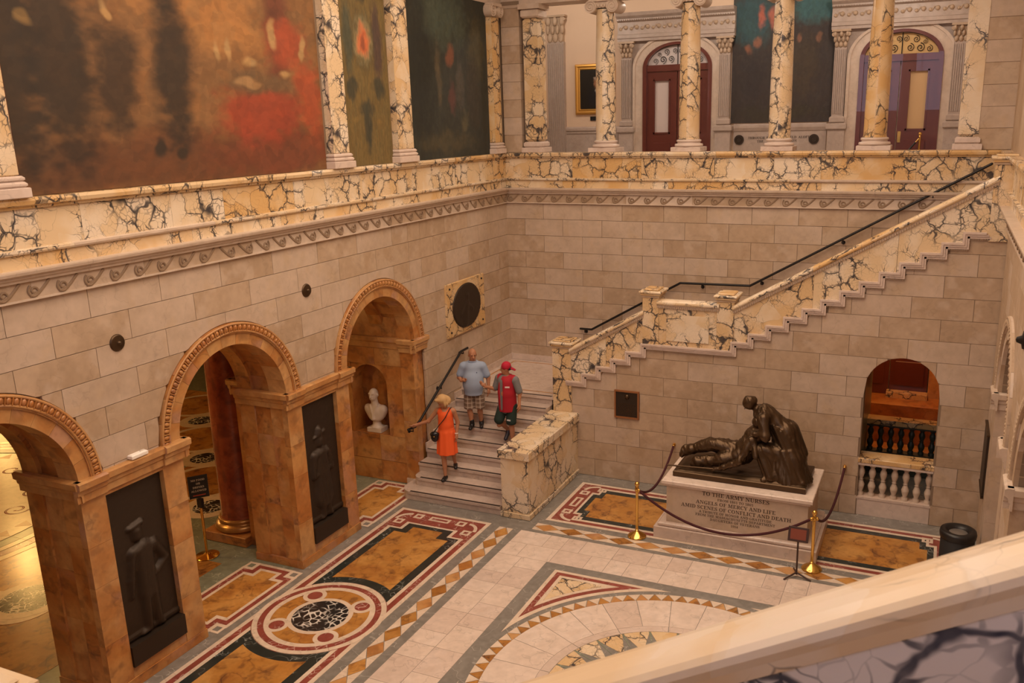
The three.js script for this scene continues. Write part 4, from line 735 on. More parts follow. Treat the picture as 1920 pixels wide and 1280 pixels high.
  // steps of the flight
  const st = thing('stair_flight', s > 0 ? 'marble steps rising behind the balustrade along the coursed wall' : 'marble steps rising behind the foreground stair rail', 'stairs');
  const [za, zb] = q(ZB + 0.005, ZS - 0.31);
  for (let i = 0; i < 6; i++) mesh('step', box(-5.95 + i * nT, -5.35 + i * nT, LAND + i * 0.17, LAND + (i + 1) * 0.17, za, zb), m.step, st);
  mesh('landing', box(-4.2, -2.8, LAND + 0.86, LAND + 1.02, za, zb), m.step, st);
  for (let i = 0; i < 13; i++) mesh('step', box(-3.1 + i * 0.297, Math.min(0.9, -2.5 + i * 0.297), LAND + (i + 6) * 0.17, LAND + (i + 7) * 0.17, za, zb), m.step, st);
  if (s < 0) { mesh('landing', box(XL + 0.003, -5.95, 0, LAND, za, zb), m.white2, st); const p = thing('stair_parapet', 'low veined marble parapet below the foreground stair rail', 'parapet'); mesh('body', cbox(-6.8, -6.2, 0, 1.27, mz(-12.8), mz(-15.05), 0.01), m.breB, p); for (let k = 1; k <= 8; k++) mesh('step', box(XL + 0.003, -6.8, (k - 1) * R1, k * R1, mz(-12.8 - (k - 1) * T1), za - 0.001), m.step, st); }
}
upperFlight(1); upperFlight(-1);
// handrails
function handrail(label, pts, brackets, wallN) {
  const t = thing('handrail', label, 'handrail'), g = [];
  for (let i = 0; i < pts.length - 1; i++) { g.push(rod(pts[i], pts[i + 1], 0.024, 0.024, 12)); g.push(ball(...pts[i + 1], 0.024, 1, 10)); } g.push(ball(...pts[0], 0.024, 1, 10));
  mesh('rail', g, m.iron, t);
  for (const b of brackets) { const w = wallN === 'x' ? [XL + 0.005, b[1] - 0.075, b[2]] : [b[0], b[1] - 0.075, ZB + 0.005], k = wallN === 'x' ? [b[0], b[1] - 0.07, b[2]] : [b[0], b[1] - 0.07, b[2]]; const r = mesh('bracket', [rod(w, k, 0.012), rod(k, b, 0.010), ball(...k, 0.014, 1, 8)], m.iron, t); const d = rod(w, wallN === 'x' ? [w[0] + 0.02, w[1], w[2]] : [w[0], w[1], w[2] + 0.02], 0.038, 0.034, 14); mesh('rose', d, m.iron, r); }
}
{ const z = ZB + 0.1; handrail('thin black metal handrail fixed along the coursed wall', [[-7.08, 2.37, z], [-6.82, 2.37, z], [-4.85, 3.50, z], [-3.42, 3.52, z], [0.70, 5.90, z]], [[-6.98, 2.37, z], [-5.35, 3.21, z], [-4.4, 3.505, z], [-3.2, 3.645, z], [-1.7, 4.51, z], [-0.2, 5.38, z]], 'z'); }
{ const x = XL + 0.1; handrail('black metal handrail on the arcade wall that the woman holds', [[x, 1.32, -12.98], [x, 1.30, -13.22], [x, 1.37, -13.40], [x, 2.30, -15.05], [x, 2.31, -15.32]], [[x, 1.305, -13.14], [x, 1.83, -14.22], [x, 2.31, -15.14]], 'x'); }
// ---------- upper storey: columns, pilasters, murals, gallery doors ----------
let serif;
function spiral(cx, cy, r, turns, z, dirn) { const p = []; for (let i = 0; i <= 40; i++) { const t = i / 40, a = dirn * (Math.PI / 2 - t * Math.PI * 2 * turns), q = r * (1 - 0.86 * t); p.push([cx + q * Math.cos(a), cy + q * Math.sin(a), z]); } return tube(p, r * 0.09, 60, 5); }
function ionicCap(t, w, d, y0, y1, place) {       // built about the origin facing +z, then placed
  const r = 0.125, yc = y0 + 0.14, g1 = [], put = (g) => place(g);
  mesh('abacus', put(box(-w - 0.06, w + 0.06, y1 - 0.06, y1, -d - 0.05, d + 0.05)), m.trim, t);
  mesh('echinus', put(box(-w - 0.03, w + 0.03, yc - 0.03, y1 - 0.055, -d, d)), m.trim, t);
  for (const s of [-1, 1]) { const c = new THREE.CylinderGeometry(r, r, 2 * d + 0.06, 20); c.rotateX(Math.PI / 2); c.translate(s * (w + 0.03), yc, 0); const v = mesh('volute', put(c), m.trim, t); mesh('volute_spiral', [put(spiral(s * (w + 0.03), yc, r * 0.94, 2.3, d + 0.035, s)), put(spiral(s * (w + 0.03), yc, r * 0.94, 2.3, -d - 0.035, s))], m.trim, v); }
  for (let i = -2; i <= 2; i++) g1.push(put(ball(i * w * 0.34, yc + 0.01, d + 0.005, 0.03, 1.3, 8)));
  mesh('egg_course', g1, m.trim, t).userData.kind = 'stuff';
}
function column(x, z, label, mat, half) {
  const t = thing('marble_column', label, 'column'), Y0 = 6.135, Y1 = 9.12, mv = (g) => { g.translate(x, 0, z); return g; };
  mesh('plinth', mv(cbox(-0.30, 0.30, Y0, Y0 + 0.09, -0.27, 0.27, 0.008)), m.white2, t);
  mesh('base', mv(lathe([[0.2, Y0 + 0.09], [0.275, Y0 + 0.09], [0.285, Y0 + 0.12], [0.275, Y0 + 0.15], [0.235, Y0 + 0.155], [0.225, Y0 + 0.18], [0.245, Y0 + 0.19], [0.25, Y0 + 0.21], [0.24, Y0 + 0.23], [0.2, Y0 + 0.235]], 32)), m.white2, t);
  const sh = lathe([[0.215, Y0 + 0.235], [0.205, Y0 + 0.27], [0.205, Y0 + 1.0], [0.196, Y0 + 1.9], [0.178, Y1 - 0.30], [0.178, Y1 - 0.22], [0.19, Y1 - 0.20]], 40); 
  { const p = sh.attributes.position, uv = sh.attributes.uv; for (let i = 0; i < p.count; i++) uv.setXY(i, uv.getX(i) * 0.8 + x * 0.37, p.getY(i) / texSize + x * 1.7); }
  mesh('shaft', mv(sh), mat, t, false);
  ionicCap(t, 0.20, 0.21, 8.83, Y1, mv);
}
column(-6.57, -17.72, 'veined marble column standing before the gilt-framed portrait', m.breB);
column(-4.80, -17.72, 'veined marble column standing before the door with the pale fanlight', m.breA);
column(-3.02, -17.72, 'veined marble column standing before the dark gallery mural', m.breB);
column(-1.28, -17.72, 'veined marble column standing before the door with the amber fanlight', m.breC);
for (const [x, lb, mt] of [[-8.16, 'veined marble half column against the corner pier', m.breA], [0.28, 'slim veined marble half column against the end pier', m.breB]]) {
  const t = thing('half_column', lb, 'column'), s = x < -4 ? 1 : -1;
  mesh('base', cbox(x - 0.24, x + 0.24, 6.135, 6.24, -17.98, -17.46, 0.01), m.white2, t); mesh('base_moulding', cbox(x - 0.205, x + 0.205, 6.24, 6.36, -17.95, -17.5, 0.03), m.white2, t);
  mesh('shaft', cbox(x - 0.165, x + 0.165, 6.36, 8.85, -17.92, -17.53, 0.05), mt, t); mesh('capital', cbox(x - 0.2, x + 0.2, 8.85, 9.02, -17.95, -17.5, 0.03), m.trim, t); mesh('abacus', box(x - 0.24, x + 0.24, 9.02, 9.12, -17.98, -17.46), m.trim, t);
}
for (const [z0, z1, lb, mt] of [[-5.74, -6.32, 'veined marble pilaster before the beginning of the large mural', m.breA], [-11.40, -11.94, 'veined marble pilaster between the large mural and the emblem panel', m.breB], [-13.22, -13.84, 'veined marble pilaster between the emblem panel and the dark mural', m.breA], [-16.86, -17.32, 'veined marble pilaster beside the stone corner pier', m.breC]]) {
  const t = thing('wall_pilaster', lb, 'pilaster'), a = z0 - 0.05, b = z1 + 0.05, zc = (z0 + z1) / 2, w = (z0 - z1) / 2;
  mesh('plinth', cbox(XL - 0.08, XL + 0.15, 6.135, 6.24, z1, z0, 0.008), m.white2, t); mesh('base', cbox(XL - 0.08, XL + 0.135, 6.24, 6.30, z1 + 0.02, z0 - 0.02, 0.02), m.white2, t); mesh('base', cbox(XL - 0.08, XL + 0.12, 6.30, 6.36, z1 + 0.03, z0 - 0.03, 0.02), m.white2, t);
  mesh('shaft', cbox(XL - 0.08, XL + 0.09, 6.36, 8.86, b + 0.02, a - 0.02, 0.012), mt, t);
  ionicCap(t, w - 0.1, 0.09, 8.84, 9.12, (g) => { g.rotateY(Math.PI / 2); g.translate(XL + 0.03, 0, zc); return g; });
}
// paintings: broad patches of the photograph's colours only
function painting(w, h, bg, blobs, s) {
  return dataTex(w, h, (u, v) => {
    const n1 = fbm(u, v, 9, 3, s), n2 = fbm(u, v, 9, 3, s + 31), st = fbm(u * 1.0, v, 30, 3, s + 77); let c = bg.slice();
    for (const [bu, bv, ru, rv, col, k = 1] of blobs) { const d = Math.hypot((u - bu + (n1 - 0.5) * 0.06) / ru, (v - bv + (n2 - 0.5) * 0.08) / rv); c = mix3(c, col, k * 0.92 * (1 - sstep(0.45, 1.2, d + (st - 0.5) * 0.5))); }
    const k1 = cells(u + 0.02 * n1, v * 0.6 + 0.03 * n2, 44, s + 8)[2], k2 = cells(u - v * 0.4, v * 0.7 + u * 0.3, 26, s + 9)[2]; c = mix3(c, [c[0] * 1.15, c[1] * 1.02, c[2] * 0.85], k2 * 0.7); const g = (0.72 + 0.36 * fbm(u, v, 60, 2, s + 5) * 0.6 + 0.14 * n1) * (0.88 + 0.24 * k1); const f = g * 1.35; return [c[0] * f, c[1] * f, c[2] * f];
  }, false);
}
function picture(name, label, cat, pts, mat) { const t = thing(name, label, cat); mesh('canvas', pts, mat, t, false); return t; }
function canvasX(z0, z1, y0, y1, x) { const g = new THREE.BoxGeometry(z0 - z1, y1 - y0, 0.03); g.rotateY(Math.PI / 2); g.translate(x, (y0 + y1) / 2, (z0 + z1) / 2); return g; }
function canvasZ(x0, x1, y0, y1, z) { const g = new THREE.BoxGeometry(x1 - x0, y1 - y0, 0.03); g.translate((x0 + x1) / 2, (y0 + y1) / 2, z); return g; }
{
  const bk = [0.020, 0.014, 0.009], or = [0.26, 0.125, 0.04], red = [0.21, 0.035, 0.015], crm = [0.30, 0.19, 0.08], br = [0.09, 0.035, 0.014];
  const t1 = painting(640, 400, [0.16, 0.08, 0.03], [[0.5, 0.08, 0.7, 0.16, br], [0.8, 0.1, 0.3, 0.12, [0.12, 0.035, 0.015]], [0.55, 0.85, 0.3, 0.25, or], [0.62, 0.62, 0.2, 0.1, or], [0.84, 0.66, 0.06, 0.34, [0.10, 0.03, 0.015]], [0.76, 0.28, 0.19, 0.16, red], [0.76, 0.42, 0.18, 0.06, [0.10, 0.06, 0.028]], [0.95, 0.35, 0.07, 0.22, [0.24, 0.05, 0.018]], [0.87, 0.6, 0.09, 0.12, [0.24, 0.05, 0.02]], [0.585, 0.55, 0.016, 0.05, crm], [0.635, 0.55, 0.015, 0.05, crm], [0.82, 0.63, 0.02, 0.07, crm], [0.72, 0.5, 0.03, 0.025, crm], [0.86, 0.47, 0.03, 0.025, crm], [0.935, 0.58, 0.014, 0.06, crm], [0.70, 0.42, 0.06, 0.02, [0.24, 0.14, 0.06]],
    [0.02, 0.5, 0.08, 0.55, bk], [0.13, 0.5, 0.10, 0.52, bk], [0.27, 0.42, 0.07, 0.26, [0.03, 0.018, 0.010]], [0.275, 0.66, 0.012, 0.035, crm], [0.44, 0.45, 0.075, 0.40, bk], [0.42, 0.8, 0.04, 0.12, bk], [0.41, 0.93, 0.012, 0.03, crm], [0.06, 0.62, 0.02, 0.025, [0.14, 0.09, 0.035]], [0.38, 0.14, 0.02, 0.04, bk], [0.46, 0.13, 0.025, 0.03, bk]], 301);
  picture('mural', 'large warm mural of robed figures and a red table', 'mural', canvasX(-6.33, -11.40, 6.14, 9.12, XL - 0.03), M({ map: t1, roughness: 0.75 }));
  const gold = [0.15, 0.10, 0.03], dk = [0.035, 0.035, 0.022];
  const t2 = painting(256, 512, [0.115, 0.082, 0.028], [[0.5, 0.93, 0.16, 0.07, dk], [0.2, 0.68, 0.12, 0.22, [0.05, 0.055, 0.035]], [0.8, 0.66, 0.12, 0.24, [0.055, 0.035, 0.03]], [0.5, 0.66, 0.24, 0.16, dk], [0.5, 0.66, 0.19, 0.13, [0.26, 0.22, 0.11]], [0.5, 0.66, 0.14, 0.095, [0.42, 0.10, 0.035]], [0.5, 0.66, 0.06, 0.055, [0.20, 0.06, 0.03]], [0.22, 0.42, 0.14, 0.06, dk], [0.78, 0.42, 0.14, 0.06, dk], [0.5, 0.2, 0.10, 0.14, dk], [0.5, 0.3, 0.15, 0.05, dk], [0.27, 0.24, 0.07, 0.02, gold], [0.74, 0.24, 0.07, 0.02, gold]], 402);
  picture('mural', 'tall olive panel with a round orange medallion and flags', 'mural', canvasX(-11.92, -13.25, 6.14, 9.12, XL - 0.03), M({ map: t2, roughness: 0.75 }));
  const t3 = painting(400, 400, [0.022, 0.024, 0.018], [[0.45, 0.85, 0.32, 0.2, [0.045, 0.06, 0.045]], [0.85, 0.7, 0.12, 0.25, [0.05, 0.045, 0.022]], [0.15, 0.5, 0.16, 0.5, [0.012, 0.014, 0.011]], [0.45, 0.1, 0.4, 0.07, [0.045, 0.04, 0.022]], [0.36, 0.5, 0.04, 0.22, [0.06, 0.05, 0.03]], [0.5, 0.62, 0.05, 0.07, [0.13, 0.05, 0.025]], [0.62, 0.45, 0.06, 0.18, [0.05, 0.045, 0.035]], [0.52, 0.38, 0.05, 0.12, [0.07, 0.03, 0.025]], [0.8, 0.4, 0.12, 0.24, [0.03, 0.026, 0.018]], [0.68, 0.22, 0.06, 0.07, [0.06, 0.055, 0.03]]], 503);
  picture('mural', 'dark green mural of a crowded street next to the corner', 'mural', canvasX(-13.82, -16.88, 6.14, 9.12, XL - 0.03), M({ map: t3, roughness: 0.75 }));
  const t4 = painting(320, 400, [0.03, 0.024, 0.022], [[0.2, 0.85, 0.25, 0.25, [0.02, 0.06, 0.07]], [0.8, 0.9, 0.25, 0.14, [0.03, 0.09, 0.10]], [0.28, 0.86, 0.05, 0.10, [0.32, 0.09, 0.06]], [0.4, 0.83, 0.05, 0.10, [0.30, 0.10, 0.07]], [0.5, 0.6, 0.06, 0.3, [0.16, 0.14, 0.12]], [0.25, 0.66, 0.05, 0.05, [0.18, 0.08, 0.05]], [0.15, 0.6, 0.05, 0.05, [0.16, 0.07, 0.04]], [0.22, 0.4, 0.14, 0.2, [0.022, 0.018, 0.018]], [0.72, 0.45, 0.16, 0.3, [0.04, 0.03, 0.02]], [0.66, 0.68, 0.03, 0.04, [0.16, 0.08, 0.05]], [0.84, 0.66, 0.03, 0.04, [0.14, 0.07, 0.04]], [0.5, 0.08, 0.5, 0.07, [0.03, 0.025, 0.015]]], 604);
  picture('mural', 'dark gallery mural with soldiers and striped flags between two doors', 'mural', canvasZ(-5.26, -2.76, 6.62, 9.62, ZG + 0.02), M({ map: t4, roughness: 0.7 }));
}
function corinthian(t, x0, x1, y0, y1, z, d, mat) {
  mesh('bell', box(x0 + 0.02, x1 - 0.02, y0, y1 - 0.05, z, z + d), mat, t); const gs = [], w = x1 - x0;
  for (const [row, n] of [[0, 3], [1, 4], [2, 3]]) for (let i = 0; i < n; i++) { const x = lerp(x0, x1, (i + 0.5) / n) , y = lerp(y0, y1 - 0.05, (row + 0.5) / 3), k = 0.03 + row * 0.02, g = new THREE.SphereGeometry(0.5, 8, 6); g.scale(w / n * 0.95, (y1 - y0) * 0.36, 0.09 + row * 0.04); g.translate(x + (i - (n - 1) / 2) * row * 0.02, y, z + d + k * 0.3); gs.push(g); }
  mesh('acanthus_leaves', gs, mat, t); for (const s of [-1, 1]) { const c = new THREE.CylinderGeometry(0.05, 0.05, 0.08, 12); c.rotateX(Math.PI / 2); c.translate(s > 0 ? x1 + 0.02 : x0 - 0.02, y1 - 0.11, z + d + 0.03); mesh('corner_volute', c, mat, t); }
  mesh('abacus', box(x0 - 0.07, x1 + 0.07, y1 - 0.05, y1, z, z + d + 0.08), mat, t);
}
function fluted(t, x0, x1, y0, y1, z, d, n, mat) { mesh('shaft', box(x0, x1, y0, y1, z, z + d), mat, t); for (let i = 0; i <= n; i++) { const x = lerp(x0, x1, i / n); mesh('flute_fillet', cbox(clamp(x - 0.011, x0, x1), clamp(x + 0.011, x0, x1), y0 + 0.06, y1 - 0.05, z + d - 0.004, z + d + 0.022, 0.004), mat, t); } }
{ const t = thing('fluted_pilaster', 'tall grey fluted pilaster with a leafy capital next to the portrait', 'pilaster'); fluted(t, -10.37, -9.88, GAL, 8.86, ZG, 0.12, 8, m.greyStone); corinthian(t, -10.37, -9.88, 8.86, 9.55, ZG, 0.12, m.stoneB); }
function doorway(n, xc, label, glassCol, glow, surLabel) {
  const t = thing('door_surround', surLabel, 'door surround'), hw = 0.93, sp = 8.06, rise = 0.64, ry = rise / hw;
  const arcD = (w, k = 0) => Array.from({ length: 25 }, (_, i) => { const a = i / 24 * Math.PI; return [xc + w * Math.cos(a), sp + (w * ry + k) * Math.sin(a)]; });
  const op = (w, k) => [[xc + w, GAL], ...arcD(w, k), [xc - w, GAL]];
  mesh('backing_slab', wallZ([[xc - 1.5, GAL], [xc - 1.5, 9.0], [xc + 1.38, 9.0], [xc + 1.38, GAL], ...op(hw + 0.02, 0.02)], ZG, 0.06), m.greyStone, t);
  mesh('architrave', wallZ([...op(hw + 0.26, 0.02), ...op(hw, 0).reverse()], ZG + 0.06, 0.06), m.trim, t); mesh('architrave_bead', wallZ([...op(hw + 0.29, 0.03), ...op(hw + 0.22, 0.02).reverse()], ZG + 0.06, 0.09), m.trim, t);
  for (const a of [xc - 1.38, xc + 1.26]) { mesh('pedestal', cbox(a - 0.2, a + 0.2, GAL, 6.42, ZG + 0.06, ZG + 0.24, 0.008), m.greyStone, t); mesh('pedestal_cap', cbox(a - 0.24, a + 0.24, 6.42, 6.58, ZG + 0.06, ZG + 0.29, 0.03), m.greyStone, t); mesh('pilaster_base', cbox(a - 0.18, a + 0.18, 6.58, 6.74, ZG + 0.06, ZG + 0.22, 0.03), m.greyStone, t); fluted(t, a - 0.14, a + 0.14, 6.74, 8.36, ZG + 0.06, 0.1, 6, m.greyStone); corinthian(t, a - 0.15, a + 0.15, 8.36, 8.76, ZG + 0.06, 0.1, m.stoneB); }
  mesh('entablature', runX([[0, 8.76], [0.2, 8.76], [0.2, 8.83], [0.23, 8.84], [0.23, 8.92], [0.18, 8.94], [0.18, 9.24], [0.26, 9.28], [0.26, 9.32], [0.36, 9.38], [0.4, 9.46], [0, 9.46]], ZG, 1, xc - 1.62, xc + 1.5), m.greyStone, t);
  const gs = []; for (let i = 0; i < 21; i++) { const x = xc - 1.54 + i * 0.15; gs.push(ball(x, 9.09 + (i % 2 ? 0.02 : -0.01), ZG + 0.18, 0.045 + (i % 2) * 0.012, 1, 8)); if (i % 2) gs.push(tube([[x - 0.13, 9.04, ZG + 0.185], [x - 0.06, 9.15, ZG + 0.19], [x + 0.02, 9.05, ZG + 0.185]], 0.014, 10, 5)); } mesh('carved_frieze', gs, m.stoneB, t).userData.kind = 'stuff';
  const dn = []; for (let x = xc - 1.58; x < xc + 1.44; x += 0.06) dn.push(box(x, x + 0.03, 9.27, 9.30, ZG + 0.2, ZG + 0.3)); mesh('dentils', dn, m.greyStone, t).userData.kind = 'stuff';
  // the door itself
  const d = structure('door_' + n, label, 'door'), z = ZG + 0.02;
  mesh('jamb', wallZ([...op(hw, 0), ...op(hw - 0.10, 0).reverse()], z, 0.14), m.wood, d);
  mesh('transom', box(xc - hw + 0.1, xc + hw - 0.1, 7.98, 8.14, z, z + 0.1), m.wood, d);
  for (const s of [-1, 1]) {
    const a0 = Math.min(xc + s * 0.01, xc + s * (hw - 0.1)), a1 = Math.max(xc + s * 0.01, xc + s * (hw - 0.1)), c = (a0 + a1) / 2, leaf = new THREE.Group(); leaf.name = 'door_leaf'; d.add(leaf);
    mesh('leaf_frame', wallZ([[a0, GAL], [a1, GAL], [a1, 7.98], [a0, 7.98]], z, 0.06, [[[c - 0.19, 6.42], [c + 0.19, 6.42], [c + 0.19, 7.74], [c - 0.19, 7.74]]]), m.wood, leaf);
    mesh('glass_pane', box(c - 0.19, c + 0.19, 6.42, 7.74, z + 0.012, z + 0.02), M({ color: new THREE.Color().setRGB(...glassCol), roughness: 0.5 }), leaf);
    mesh('glazing_bead', [box(c - 0.23, c - 0.19, 6.38, 7.78, z + 0.05, z + 0.08), box(c + 0.19, c + 0.23, 6.38, 7.78, z + 0.05, z + 0.08), box(c - 0.23, c + 0.23, 6.38, 6.42, z + 0.05, z + 0.08), box(c - 0.23, c + 0.23, 7.74, 7.78, z + 0.05, z + 0.08)], m.wood, leaf);
    mesh('lower_panel', cbox(c - 0.24, c + 0.24, 5.5, 6.15, z + 0.05, z + 0.085, 0.01), m.wood, leaf);
    if (s > 0 && n === 2) mesh('push_plate', box(a0 + 0.03, a0 + 0.1, 6.10, 6.36, z + 0.06, z + 0.075), m.brass, leaf);
  }
  mesh('fanlight_glass', wallZ([[xc + hw - 0.12, 8.14], ...arcD(hw - 0.1, -0.02).filter((p) => p[1] > 8.15), [xc - hw + 0.12, 8.14]], z + 0.01, 0.01), M({ color: new THREE.Color().setRGB(...glow), roughness: 0.6 }), d);
  const sc = []; for (const s of [-1, 1]) for (const [x, y, r] of [[0.18, 8.28, 0.09], [0.40, 8.27, 0.10], [0.60, 8.24, 0.075], [0.30, 8.46, 0.08], [0.08, 8.48, 0.07], [0.50, 8.40, 0.06]]) sc.push(spiral(xc + s * x, y, r, 1.6, z + 0.04, s)); sc.push(tube([[xc, 8.14, z + 0.04], [xc, 8.62, z + 0.04]], 0.012, 4, 5));
  mesh('scrolled_grille', sc, m.iron, d);
}
doorway(1, -6.68, 'dark red double door with pale glass and a scrolled fanlight', [0.62, 0.52, 0.48], [0.62, 0.55, 0.52], 'grey stone door surround next to the portrait');
doorway(2, -1.22, 'dark purple-brown door with a tan panel and an amber fanlight', [0.58, 0.38, 0.19], [0.62, 0.40, 0.16], 'grey stone door surround at the end of the gallery');
{ // panel below the gallery mural, with lettering and two roundels
  const t = thing('inscribed_dado', 'grey stone dado with lettering and two dark roundels below the gallery mural', 'dado');
  mesh('slab', box(-5.17, -2.85, GAL, 6.42, ZG, ZG + 0.04), m.greyStone, t); mesh('rail', runX([[0, 6.42], [0.06, 6.42], [0.09, 6.5], [0.09, 6.56], [0.04, 6.6], [0, 6.6]], ZG, 1, -5.17, -2.85), m.greyStone, t);
  for (const x of [-5.02, -3.14]) { const g = new THREE.CylinderGeometry(0.125, 0.125, 0.03, 28); g.rotateX(Math.PI / 2); g.translate(x, 6.2, ZG + 0.05); const r = mesh('roundel', g, m.bronzeDark, t); const b = new THREE.TorusGeometry(0.07, 0.01, 6, 20); b.translate(x, 6.2, ZG + 0.066); mesh('roundel_relief', b, m.bronzeDark, r); }
  const font = await new FontLoader().loadAsync('fonts/droid/droid_serif_bold.typeface.json');
  serif = font;
  for (const [s, x, y] of [['THROUGH  F', -4.79, 6.215], ['THE', -4.56, 6.13], ['HELD  ALOFT', -3.80, 6.225], ['ITION', -3.80, 6.14]]) mesh('inscription', (() => { const g = new TextGeometry(s, { font, size: 0.058, depth: 0.004, curveSegments: 2 }); g.translate(x, y, ZG + 0.0395); return g; })(), m.bronzeDark, t);
}
{ // portrait
  const t = thing('framed_portrait', 'dark portrait in a wide gilt frame on the cream gallery wall', 'picture'), x0 = -9.60, x1 = -8.42, y0 = 6.92, y1 = 8.26, z = ZG;
  const tp = painting(160, 200, [0.012, 0.009, 0.006], [[0.55, 0.28, 0.36, 0.3, [0.008, 0.008, 0.010]], [0.55, 0.66, 0.11, 0.12, [0.22, 0.11, 0.06]], [0.55, 0.77, 0.10, 0.05, [0.25, 0.2, 0.16]], [0.55, 0.48, 0.05, 0.06, [0.3, 0.26, 0.22]]], 705);
  mesh('canvas', canvasZ(x0 + 0.16, x1 - 0.16, y0 + 0.16, y1 - 0.16, z + 0.03), M({ map: tp, roughness: 0.4 }), t, false);
  const prof = [[0, 0], [0.02, 0.07], [0.06, 0.08], [0.10, 0.05], [0.13, 0.055], [0.16, 0.03], [0.17, 0]];
  for (const [a, b, horiz, s] of [[x0, x1, true, 1], [x0, x1, true, -1], [y0, y1, false, 1], [y0, y1, false, -1]]) { const pts = prof.map(([p, h]) => [p, h]); const g = new THREE.ExtrudeGeometry(shapeOf(pts), { depth: b - a, bevelEnabled: false }); if (horiz) { g.rotateY(Math.PI / 2); const e = []; const P = g.attributes.position; for (let i = 0; i < P.count; i++) { const X = P.getX(i), Y = P.getY(i), Z = P.getZ(i); const inn = -Z; P.setXYZ(i, clamp(a + X, x0 + inn, x1 - inn), s > 0 ? y0 + inn : y1 - inn, z + Y); } } else { const P = g.attributes.position; for (let i = 0; i < P.count; i++) { const inn = P.getX(i), h = P.getY(i), l = P.getZ(i); P.setXYZ(i, s > 0 ? x0 + inn : x1 - inn, clamp(a + l, y0 + inn, y1 - inn), z + h); } } g.computeVertexNormals(); mesh('frame_moulding', g, m.gilt, t); }
  mesh('name_plate', box(-9.16, -8.86, 6.76, 6.87, z, z + 0.03), m.black, t);
}
{ // brass post and rope upstairs
  const t = thing('rope_post', 'brass rope post in front of the door with the amber fanlight', 'post'), x = -0.66, z = -22.9; mesh('post', lathe([[0, GAL], [0.14, GAL], [0.14, GAL + 0.02], [0.03, GAL + 0.05], [0.022, GAL + 0.1], [0.022, GAL + 0.86], [0.03, GAL + 0.88], [0, GAL + 0.9]], 16).translate(x, 0, z), m.brass, t); mesh('ball', ball(x, GAL + 0.93, z, 0.04), m.brass, t); mesh('hook', rod([x, GAL + 0.84, z], [x - 0.08, GAL + 0.74, z], 0.014), m.brass, t);
  tag(mesh('barrier_rope', tube([[x - 0.08, GAL + 0.74, z], [x - 0.4, GAL + 0.35, z], [x - 0.8, GAL + 0.2, z], [x - 1.4, GAL + 0.3, z]], 0.022), m.black, scene), 'black rope hanging from the brass post in the gallery', 'rope');
}
// ---------- things in the hall ----------

{ // column in the corridor
  const t = thing('corridor_column', 'polished red-brown marble column with a bronze-coloured base beyond the middle arch', 'column'), x = -10.66, z = -10.62;
  mesh('plinth', cbox(x - 0.46, x + 0.46, 0, 0.17, z - 0.46, z + 0.46, 0.01), m.sienaB, t);
  mesh('base', lathe([[0.3, 0.17], [0.43, 0.17], [0.455, 0.22], [0.43, 0.275], [0.385, 0.285], [0.37, 0.31], [0.385, 0.33], [0.39, 0.35], [0.375, 0.375], [0.33, 0.38]], 40).translate(x, 0, z), M({ color: new THREE.Color().setRGB(0.42, 0.22, 0.07), roughness: 0.28, metalness: 0.5 }), t);
  const sh = lathe([[0.345, 0.38], [0.33, 0.42], [0.33, 1.6], [0.315, 3.0], [0.29, 4.62]], 40); { const p = sh.attributes.position, uv = sh.attributes.uv; for (let i = 0; i < p.count; i++) uv.setXY(i, uv.getX(i) * 1.3, p.getY(i) / texSize); } sh.translate(x, 0, z); mesh('shaft', sh, m.rouge, t, false);
}
{ // pilaster with impost and a deeper arch behind the column
  const t = thing('corridor_pilaster', 'ochre pilaster and impost just behind the red-brown column', 'pilaster');
  for (const [a, b] of [[0, 0.9], [0.9, 1.7], [1.7, 2.66]]) mesh('pilaster_stone', box(-10.2, -9.80, a + 0.001, b - 0.001, -10.72, -10.30), pick(sienas), t); mesh('impost', [runX(capProf, -10.30, 1, -10.28, -9.76), runZ(capProf, -10.2, -1, -10.8, -10.23)], m.sienaA, t);
}
{ // no-food sign on a stand beyond the middle arch
  const t = thing('sign_stand', 'small black notice on a brass stand beyond the middle arch', 'sign'), x = -10.62, z = -9.72;
  mesh('base', lathe([[0, 0], [0.19, 0], [0.19, 0.015], [0.06, 0.035], [0.03, 0.06], [0, 0.06]], 24).translate(x, 0, z), m.brass, t); mesh('pole', rod([x, 0.05, z], [x, 0.95, z], 0.022), m.brass, t); mesh('clamp', cbox(x - 0.045, x + 0.045, 0.86, 1.02, z - 0.03, z + 0.03, 0.006), m.black, t);
  const cv = document.createElement('canvas'); cv.width = 256; cv.height = 320; const k = cv.getContext('2d'); k.fillStyle = '#0c0a09'; k.fillRect(0, 0, 256, 320); k.fillStyle = '#c9bda4'; k.textAlign = 'center'; k.font = 'bold 40px serif'; ['NO FOOD', 'OR', 'DRINKS', 'ALLOWED'].forEach((s, i) => k.fillText(s, 128, 70 + i * 54)); k.fillStyle = '#a23a1c'; k.fillRect(40, 278, 176, 16);
  const tex = new THREE.CanvasTexture(cv); tex.colorSpace = THREE.SRGBColorSpace;
  const b = new THREE.BoxGeometry(0.3, 0.38, 0.015); b.rotateY(0.9); b.translate(x, 1.22, z); mesh('board', b, m.black, t); const f = new THREE.PlaneGeometry(0.28, 0.36); f.rotateY(0.9); f.translate(x + 0.0085 * Math.sin(0.9), 1.22, z + 0.0085 * Math.cos(0.9)); mesh('notice', f, M({ map: tex, roughness: 0.5 }), t, false);
}
